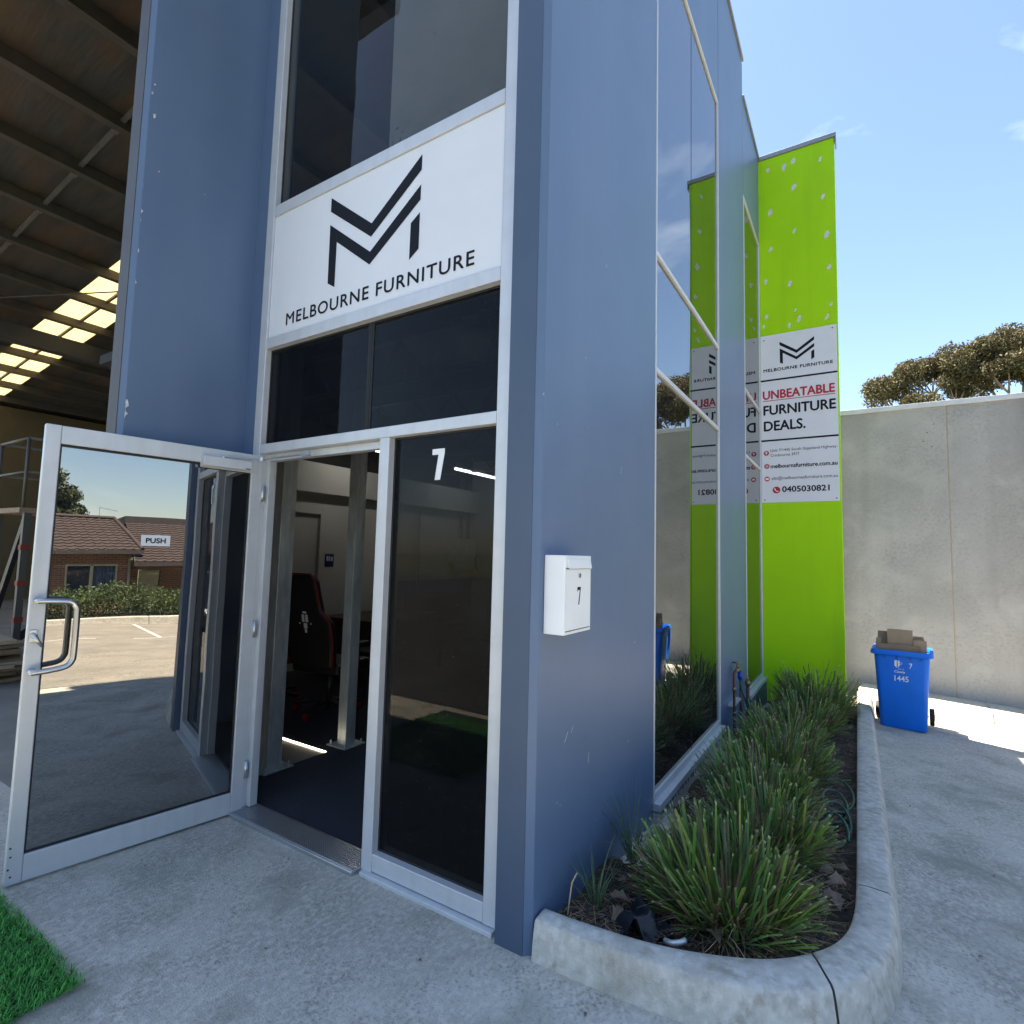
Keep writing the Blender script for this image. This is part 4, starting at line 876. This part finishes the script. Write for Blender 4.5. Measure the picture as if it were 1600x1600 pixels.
def tree(name, label, base, trunk_h, clumps, cat='tree', leafm=m_gum, barkm=m_bark, group=None, size=.15, dens=850, tr=.22, flat=.55, droop=.5):
    t_ = thing(name, label, cat, base, group=group); b = Vector(base)
    tk = MB(); top = Vector((0, 0, trunk_h)); tk.tube(smoothpath([(0, 0, -.3), (.06, .02, trunk_h*.4), (0, 0, trunk_h)], 4), list(np.linspace(tr, tr*.7, 9)), 9)
    for (c, r_) in clumps:
        c = Vector(c); mid = top.lerp(c, .5)+Vector((random.uniform(-.3, .3), random.uniform(-.3, .3), -.25))
        path = smoothpath([top*.92, mid, c+Vector((0, 0, -r_[2]*.25))], 4); tk.tube(path, list(np.linspace(tr*.5, .03, len(path))), 6)
        for k in range(4):
            q = c+Vector((random.uniform(-.7, .7)*r_[0], random.uniform(-.7, .7)*r_[1], random.uniform(-.1, .3)*r_[2])); s0 = path[-3]
            tk.tube([s0, (s0+q)/2+Vector((0, 0, -.1)), q], [.04, .03, .012], 5)
    part('trunk', tk, barkm, t_, smooth=True, local=True)
    cs = [c for c, _ in clumps]; rs = [r_ for _, r_ in clumps]
    sub = []; subr = []; cnt = []
    for c, r_ in clumps:
        n_ = int(5+r_[0]*3)
        for k in range(n_):
            u = rng.normal(size=3); u /= np.linalg.norm(u); u[2] = abs(u[2])*.8-.1
            sub.append((c[0]+u[0]*r_[0]*.72, c[1]+u[1]*r_[1]*.72, c[2]+u[2]*r_[2]*.6)); q = r_[0]*rng.uniform(.30, .48); subr.append((q, q, q*.8)); cnt.append(int(dens*q*q*2.2))
    Vv, Tt = leafcloud(sub, subr, cnt, size, 1.0, droop)
    o = link(bpy.data.objects.new('crown', npmesh('crown', Vv, [(0, 1, 2, 3)], leafm, Tt))); o.parent = t_
    return t_
G = 'gum trees behind the concrete wall'
tree('gum_tree', 'gum tree with low rounded crown just right of the green wall', (4.6, 31, -1.3), 8.0, [((-2.0, 0, 11.4), (1.5, 1.6, 1.2)), ((-.2, .3, 12.4), (1.7, 1.6, 1.1)), ((-1.0, -.6, 10.4), (1.2, 1.2, .9)), ((1.0, .5, 11.6), (1.4, 1.4, 1.0))], group=G)
tree('gum_tree', 'taller spreading gum tree at the right edge above the wall', (7.6, 32, -1.3), 8.2, [((-1.5, 0, 13.0), (1.7, 1.6, 1.0)), ((.4, .3, 13.5), (1.9, 1.7, 1.1)), ((2.2, .2, 12.6), (1.7, 1.7, 1.1)), ((-.4, -.8, 12.0), (1.5, 1.3, .9)), ((1.4, -.6, 11.8), (1.5, 1.4, .9))], group=G)
tree('gum_tree', 'gum tree mirrored in the side window, right of the picture', (12.4, 31, -1.3), 7.4, [((-1.6, 0, 11.4), (1.8, 1.7, 1.2)), ((.6, .2, 12.6), (2.0, 1.8, 1.2)), ((2.2, 0, 11.2), (1.8, 1.7, 1.1)), ((0, -.6, 10.2), (1.9, 1.6, 1.1)), ((-1.8, -.5, 9.6), (1.4, 1.4, 1.0))], group=G)
tree('gum_tree', 'broad gum tree farther right behind the concrete wall', (18, 30, -1.3), 7, [((-1.6, 0, 10.4), (1.8, 1.7, 1.2)), ((.6, .2, 11.6), (2.0, 1.8, 1.2)), ((2.2, 0, 10.2), (1.8, 1.7, 1.1))], group=G)

# ================================================================== ACROSS THE CAR PARK (seen in the door's reflection)
kb = thing('street_kerb', 'concrete kerb in front of the hedge across the car park', 'kerb', (15, 0, -.8), kind='structure'); del kb['category']
for k in range(9):
    y0 = -14+k*2.6; part('kerb_section', MB().box(14.8, 15.0, y0, y0+2.59, -1., -.60), m_kerb, kb, bevel=.02)
structure('hedge_soil', MB().box(15.001, 17.2, -14, 9.4, -1.2, -.66), m_soil)
hd = thing('hedge', 'leafy green hedge along the kerb in front of the brick house', 'hedge', (15.9, 0, -.66))
hc = []; hr = []; hn = []
for k in range(70):
    y = -9+18*k/69; top = .85+.14*math.sin(y*1.3)+.1*rng.random()-(.16 if y > 1.4 else 0)
    for j in range(2): hc.append((rng.uniform(-.25, .3), y+rng.uniform(-.1, .1), top-.28-.38*j)); hr.append((.42, .36, .36)); hn.append(320)
Vv, Tt = leafcloud(hc, hr, hn, .085, 1.0, .1)
o = link(bpy.data.objects.new('foliage', npmesh('foliage', Vv, [(0, 1, 2, 3)], m_hedge, Tt))); o.parent = hd
hs = MB()
for k in range(60): 
    y = -9+18*k/59; hs.tube([(0, y, 0), (random.uniform(-.2, .2), y+random.uniform(-.2, .2), .5)], [.02, .008], 5)
part('stems', hs, m_barkd, hd, local=True)
hz = -1.33
ho = thing('brick_house', 'low red brick house with brown tiled roof across the car park', 'house', (24, 0, hz))
part('wall', MB().box(21, 27.5, -9, -.42, hz, 1.32).box(21, 27.5, 1.22, 1.66, hz, 1.32).box(21, 27.5, -.419, 1.219, .86, 1.32).box(21, 27.5, -.419, 1.219, hz, -.55), m_brick, ho)
part('wall', MB().box(21.8, 27.4, 1.661, 2.0, hz, .9).box(21.8, 27.4, 2.75, 9, hz, .9).box(21.8, 27.4, 2.001, 2.749, .62, .9), m_brick, ho)
def tiles(x0, x1, y0, y1, z0, z1, label=None, hip=0, hipl=0):
    mb = MB(); nr = int((x1-x0)/.30); nyt = int((y1-y0)/.10)
    for r_ in range(nr):
        ta, tb = r_/nr, (r_+1)/nr
        for half in (0, 1):
            pass
        v = []
        for j in range(nyt+1):
            for (t, lift) in ((ta, .045), (tb, .0)):
                ya = y0+hipl*t; yb = y1-hip*t
                y = ya+(yb-ya)*j/nyt; wv = .02*math.cos(2*math.pi*j/3.)
                v.append((x0+(x1-x0)*t, y, z0+(z1-z0)*t+lift+wv))
        mb.add(v, [(2*j, 2*j+2, 2*j+3, 2*j+1) for j in range(nyt)])
        v2 = []
        for j in range(nyt+1):
            a = v[2*j]; v2 += [a, (a[0]+.004, a[1], a[2]-.05)]
        mb.add(v2, [(2*j, 2*j+1, 2*j+3, 2*j+2) for j in range(nyt)])
    return mb
rf = part('roof', tiles(20.45, 24.3, -9.5, 1.95, 1.42, 2.72, hip=.75), m_tile, ho)
part('roof_back', MB().add([(24.3, -9.5, 2.72), (24.3, 1.2, 2.72), (28, 1.95, 1.42), (28, -9.5, 1.42)], [(0, 1, 2, 3)]), m_tile, rf)
part('hip_cap', MB().tube([(20.45, 1.95, 1.46), (24.3, 1.2, 2.78)], .07, 8).tube([(24.3, 1.2, 2.78), (24.3, -9.5, 2.78)], .08, 8), m_tile, rf)
part('fascia', MB().box(20.40, 20.46, -9.5, 1.98, 1.27, 1.42), m_trim, ho)
rf2 = part('porch_roof', tiles(20.0, 25.2, 1.70, 9.5, .98, 2.62), m_tile, ho)
part('porch_roof_back', MB().add([(25.2, 1.7, 2.62), (25.2, 9.5, 2.62), (29, 9.5, 1.2), (29, 1.7, 1.2)], [(0, 1, 2, 3)]), m_tile, rf2)
part('barge_board', MB().bar((20.0, 1.68, .93), (21.2, 1.68, 1.31), .04, .14), m_trim, ho)
part('fascia', MB().box(19.95, 20.01, 1.66, 9.5, .82, .97), m_trim, ho)
hw = part('window', MB().box(21.04, 21.045, -.40, 1.20, -.53, .84), g_house, ho)
part('window_frame', MB().box(20.98, 21.07, -.419, -.36, -.549, .859).box(20.98, 21.07, 1.16, 1.219, -.549, .859).box(20.98, 21.07, .34, .44, -.549, .859).box(20.98, 21.07, -.36, 1.16, .80, .859).box(20.98, 21.07, -.36, 1.16, -.549, -.50), m_cream2, hw)
cyv = np.linspace(.44, 1.16, 60); mb = MB()
mb.add([(21.16+.03*math.sin(y*52), y, z) for z in (-.53, .83) for y in cyv], [(i, i+1, 61+i, 60+i) for i in range(59)])
part('curtain', mb, m_curtain, hw)
part('dark_curtain', MB().box(21.15, 21.17, -.36, .34, -.53, .83), m_curtaind, hw)
part('front_door', MB().box(21.85, 21.9, 2.03, 2.72, hz, .60), m_cream2, ho)
part('downpipe', MB().tube([(20.96, 1.60, hz), (20.96, 1.60, 1.28)], .045, 8), m_cream2, ho, smooth=True)
part('antenna', MB().tube([(24.2, .62, 2.7), (24.2, .62, 3.25)], .012, 5).tube([(24.2, .62, 3.22), (24.2, 1.3, 3.1)], .01, 5).tube([(24.0, 1.2, 3.12), (24.4, 1.2, 3.12)], .008, 5).tube([(24.0, .9, 3.17), (24.4, .9, 3.17)], .008, 5), m_steel, ho)
part('flat_roof_edge', MB().box(27.5, 33, 1.9, 9, 2.3, 3.05), m_trim, ho)
tree('evergreen_tree', 'dense dark evergreen tree behind the brick house', (31, -1.9, -1.3), 2.6, [((0, 0, 5.2), (2.1, 2.1, 1.9)), ((.5, .9, 4.4), (1.6, 1.6, 1.4)), ((0, -1.2, 4.2), (1.8, 1.8, 1.5)), ((0, .3, 6.0), (1.4, 1.4, 1.1)), ((0, .8, 3.5), (1.6, 1.7, 1.2)), ((0, -1, 3.2), (2, 2, 1.2))], leafm=m_leaf, barkm=m_barkd, size=.24, dens=330, droop=.1)
tree('evergreen_tree', 'large dark evergreen tree farther along behind the house', (27, -12, -1.3), 3, [((0, 0, 6.4), (2.6, 2.6, 2.2)), ((.5, 2.0, 5.2), (2.2, 2.2, 1.8)), ((0, -2.2, 5.0), (2.2, 2.2, 1.8)), ((0, .3, 4.0), (2.6, 2.8, 1.6))], leafm=m_leaf, barkm=m_barkd, size=.26, dens=300, droop=.1)
tree('evergreen_tree', 'dark evergreen tree at the end of the car park', (22, -17, -1.3), 3, [((0, 0, 6.0), (2.6, 2.6, 2.2)), ((.5, 2.0, 4.8), (2.2, 2.2, 1.8)), ((0, -2.2, 4.6), (2.2, 2.2, 1.8)), ((0, .3, 3.6), (2.6, 2.8, 1.6))], leafm=m_leaf, barkm=m_barkd, size=.26, dens=300, droop=.1)
# ---- parked car
CXc, CYc = 11.0, -2.35; cz = gz(9.5, CYc)
car = thing('parked_car', 'dark parked car facing the shop, mirrored in the glass', 'car', (CXc, CYc, gz(CXc, CYc)), R(180))
tilt = 0
st = [(-2.2, .62, .30, .70), (-2.1, .78, .26, .86), (-1.5, .86, .22, .93), (-.6, .88, .20, .95), (.6, .88, .20, .94), (1.4, .87, .22, .86), (1.95, .80, .24, .72), (2.2, .62, .30, .58)]
rings = []
for (x, hw_, z0, z1) in st:
    rings.append([(x, -hw_*.93, z0), (x, hw_*.93, z0), (x, hw_, z0+.15), (x, hw_, (z0+z1)/2+.05), (x, hw_*.9, z1-.03), (x, hw_*.6, z1), (x, -hw_*.6, z1), (x, -hw_*.9, z1-.03), (x, -hw_, (z0+z1)/2+.05), (x, -hw_, z0+.15)])
part('body', MB().loft(rings), m_carp, car, smooth=True, local=True, bevel=.02, angle=60)
gr = []
for (x, hw_, z) in ((-1.75, .70, .88), (-1.0, .60, 1.36), (-.2, .60, 1.43), (.35, .60, 1.38), (1.2, .74, .86)):
    gr.append([(x, -.78, .86), (x, .78, .86), (x, hw_, z), (x, -hw_, z)])
part('cabin', MB().loft(gr), mat('car_glass', (.01, .012, .014), .06, spec=.8), car, smooth=False, local=True, bevel=.04)
part('car_roof', MB().loft([[(-1.0, -.59, 1.37), (-1.0, .59, 1.37), (-1.0, .55, 1.40), (-1.0, -.55, 1.40)], [(-.2, -.6, 1.435), (-.2, .6, 1.435), (-.2, .56, 1.465), (-.2, -.56, 1.465)], [(.35, -.59, 1.39), (.35, .59, 1.39), (.35, .55, 1.415), (.35, -.55, 1.415)]]), m_carp, car, local=True, bevel=.01)
for x in (-1.35, 1.38):
    for s_ in (-1, 1):
        wv = part('wheel', MB().tube([(x, s_*.66, .32), (x, s_*.885, .32)], .32, 24), m_tyre, car, local=True, bevel=.03)
        part('rim', MB().tube([(x, s_*.886, .32), (x, s_*.892, .32)], .2, 16), m_alu_d, wv, local=True)
for s_ in (-1, 1):
    part('headlight', MB().loft([[(2.06, s_*.46, .60), (2.06, s_*.72, .58), (2.06, s_*.72, .68), (2.06, s_*.46, .68)], [(2.165, s_*.48, .61), (2.08, s_*.76, .60), (2.04, s_*.76, .70), (2.12, s_*.48, .67)]]), m_lens, car, local=True, bevel=.01)
    part('mirror', MB().box(.75, .93, s_*.90-.08, s_*.90+.08, .95, 1.08), m_carp, car, local=True, bevel=.03)
part('grille', MB().box(2.15, 2.205, -.40, .40, .44, .58), m_gasket, car, local=True, bevel=.01)
part('grille_trim', MB().box(2.19, 2.215, -.42, .42, .58, .60).box(2.19, 2.215, -.42, .42, .42, .44), m_chrome, car, local=True)
part('number_plate', MB().box(2.2, 2.215, -.19, .19, .33, .42), m_white, car, local=True)

# ================================================================== INSIDE THE SHOP
def gaming_chair(x, y, rz, label):
    c = thing('gaming_chair', label, 'chair', (x, y, .013), rz, group='gaming chairs inside the shop')
    sh = [(-.24, 0), (-.27, .25), (-.26, .42), (-.17, .52), (-.15, .68), (-.14, .80), (-.10, .86), (.10, .86), (.14, .80), (.15, .68), (.17, .52), (.26, .42), (.27, .25), (.24, 0)]
    f = lambda a, b, d: (a, .22+d+b*.22, .50+b)
    part('backrest', MB().prism(sh[::-1], f, 0, .09), m_blackcloth, c, local=True, bevel=.02)
    part('piping', MB().tube([f(a*1.01, b*1.008, .075) for a, b in sh], .009, 6), m_redcloth, c, local=True, smooth=True)
    part('seat', MB().box(-.27, .27, -.28, .24, .42, .52), m_blackcloth, c, local=True, bevel=.03)
    for s_ in (-1, 1):
        part('armrest', MB().box(s_*.32-.04, s_*.32+.04, -.12, .16, .68, .71).box(s_*.32-.02, s_*.32+.02, .0, .04, .45, .679), m_blackcloth, c, local=True, bevel=.01)
    part('gas_lift', MB().tube([(0, 0, .1), (0, 0, .42)], .03, 10), m_blacksteel, c, local=True, smooth=True)
    for k in range(5):
        a = 2*math.pi*k/5+.3; part('base_arm', MB().bar((0, 0, .13), (.32*math.cos(a), .32*math.sin(a), .08), .05, .03), m_blacksteel, c, local=True)
        part('castor', MB().tube([(.32*math.cos(a)-.02, .32*math.sin(a), .035), (.32*math.cos(a)+.02, .32*math.sin(a), .035)], .033, 12), m_redcloth, c, local=True)
    em = MB()
    for (a, b, w_, h) in ((-.035, .42, .03, .07), (.005, .42, .03, .07), (-.02, .36, .04, .05), (-.012, .32, .024, .035), (-.07, .40, .014, .014), (.056, .40, .014, .014), (-.022, .50, .044, .02)):
        q = [f(a, b, .0925), f(a+w_, b, .0925), f(a+w_, b+h, .0925), f(a, b+h, .0925)]; em.add(q, [(0, 3, 2, 1)])
    part('crest_print', em, m_wprint, c, local=True)
    return c
gaming_chair(-3.30, 1.72, R(193), 'black gaming chair with red piping and white crest, seen from behind')
gaming_chair(-4.10, 1.62, R(150), 'darker gaming chair half hidden behind the door post')
dk = thing('reception_desk', 'dark wooden desk inside the shop to the right of the chair', 'desk', (-4.2, 3.1, .013))
part('desk_top', MB().box(-4.75, -3.85, 2.72, 4.2, .72, .76), m_wood, dk, bevel=.005)
part('side_panel', MB().box(-4.72, -3.9, 2.75, 2.79, .013, .719), m_wood, dk); part('side_panel', MB().box(-4.72, -3.9, 4.12, 4.16, .013, .719), m_wood, dk)
part('back_panel', MB().box(-4.72, -4.69, 2.791, 4.119, .2, .719), m_wood, dk)
stl = thing('round_stool', 'black round stool beside the desk inside the doorway', 'stool', (-3.55, 2.5, .013))
part('seat', MB().tube([(-3.55, 2.5, .44), (-3.55, 2.5, .50)], .19, 20), m_blacksteel, stl, bevel=.01)
for k in range(4):
    a = k*math.pi/2+.5; part('leg', MB().tube([(-3.55+.12*math.cos(a), 2.5+.12*math.sin(a), .44), (-3.55+.22*math.cos(a), 2.5+.22*math.sin(a), .013)], .012, 8), m_blacksteel, stl, smooth=True)
sgn = thing('toilet_sign', 'small navy toilet sign on the wall inside the shop', 'sign', (-5.19, 3.19, 1.45))
part('sign_plate', MB().box(-5.199, -5.192, 3.12, 3.27, 1.37, 1.55), m_navy, sgn)
part('symbols', MB().box(-5.1915, -5.191, 3.145, 3.165, 1.45, 1.52).box(-5.1915, -5.191, 3.18, 3.20, 1.45, 1.52).box(-5.1915, -5.191, 3.22, 3.25, 1.45, 1.51), m_wprint, sgn)
eb = thing('meter_box', 'pale electrical meter box with conduits on the shop wall', 'electrical box', (-5.15, 6.25, 1.5))
part('enclosure', MB().box(-5.199, -5.06, 6.02, 6.52, 1.32, 1.88), m_offwhite, eb, bevel=.01)
part('side_box', MB().box(-5.199, -5.09, 5.86, 6.0, 1.42, 1.66), m_offwhite, eb, bevel=.005)
part('conduit', MB().tube([(-5.15, 6.15, 1.88), (-5.15, 6.15, 3.35)], .035, 8).tube([(-5.15, 6.38, 1.88), (-5.15, 6.38, 3.35)], .035, 8).tube([(-5.15, 5.0, .1), (-5.15, 5.0, 2.3)], .02, 8), m_joist, eb, smooth=True)
part('cable_loop', MB().tube([(-5.05, 6.62+.13*math.cos(a), 1.45+.15*math.sin(a)) for a in np.linspace(0, 6.2, 18)], .012, 6), m_gasket, eb, smooth=True)
bxs = thing('stacked_carton', 'brown carton standing by the navy dado behind the glass', 'box', (-4.9, 5.2, .013))
part('carton', MB().box(-5.1, -4.7, 4.66, 5.7, .013, .9), m_wood, bxs, bevel=.004); part('tape', MB().box(-4.6995, -4.6985, 4.67, 5.69, .42, .48), m_card_d, bxs)

# ================================================================== INSIDE THE WAREHOUSE
pf = thing('platform_steps', 'mobile warehouse platform steps with white guard rails', 'platform steps', (-9.5, 1.2, .005))
part('deck', MB().box(-9.9, -8.7, .75, 2.6, 2.02, 2.09), m_card_d, pf)
for x in (-9.85, -8.75):
    for y in (.8, 1.7, 2.55): part('guard_post', MB().tube([(x, y, 2.09), (x, y, 3.08)], .022, 8), m_grey, pf, smooth=True)
    part('guard_rail', MB().tube([(x, .8, 3.08), (x, 2.55, 3.08)], .022, 8).tube([(x, .8, 2.6), (x, 2.55, 2.6)], .018, 8), m_grey, pf, smooth=True)
    for y in (.85, 2.5): part('support_leg', MB().box(x-.04, x+.04, y-.04, y+.04, .15, 2.02), m_grey, pf)
part('guard_rail', MB().tube([(-9.85, .8, 3.08), (-8.75, .8, 3.08)], .022, 8).tube([(-9.85, .8, 2.6), (-8.75, .8, 2.6)], .018, 8), m_grey, pf, smooth=True)
for z in (.5, 1.0, 1.5):  part('safety_band', MB().box(-8.80, -8.70, .80, .90, z, z+.07), m_orange, pf)
for x in (-9.7, -8.9): part('stringer', MB().bar((x, 2.6, 2.0), (x, 4.6, .1), .06, .2), m_blacksteel, pf)
for k in range(7): part('tread', MB().box(-9.66, -8.94, 2.7+k*.26, 2.94+k*.26, 1.80-k*.255, 1.83-k*.255), m_blacksteel, pf)
part('brace', MB().bar((-8.75, .85, .25), (-8.75, 2.5, 1.95), .06, .1).bar((-9.85, .85, .25), (-8.75, .85, 1.95), .06, .1), m_blacksteel, pf)
for x in (-9.85, -8.75):
    for y in (.85, 2.5): part('castor', MB().tube([(x-.03, y, .08), (x+.03, y, .08)], .075, 14), m_bluepl, pf)
G = 'flattened cartons on the warehouse floor'
for k in range(9):
    mb = MB().box(-.55+random.uniform(-.1, .1), .55+random.uniform(-.1, .1), -.4+random.uniform(-.1, .1), .4+random.uniform(-.1, .1), 0, .04)
    o = part('flattened_carton', mb, random.choice([m_card, m_card_d])); o.location = (-7.6, .05, .01+k*.055); o.rotation_euler = (random.uniform(-.04, .04), random.uniform(-.04, .04), random.uniform(-.3, .3))
    tag(o, 'flattened brown carton in the pile on the warehouse floor', 'cardboard', G)
print('objects', len(bpy.data.objects), 'tris', sum(len(o.data.polygons) for o in bpy.data.objects if o.type == 'MESH'))
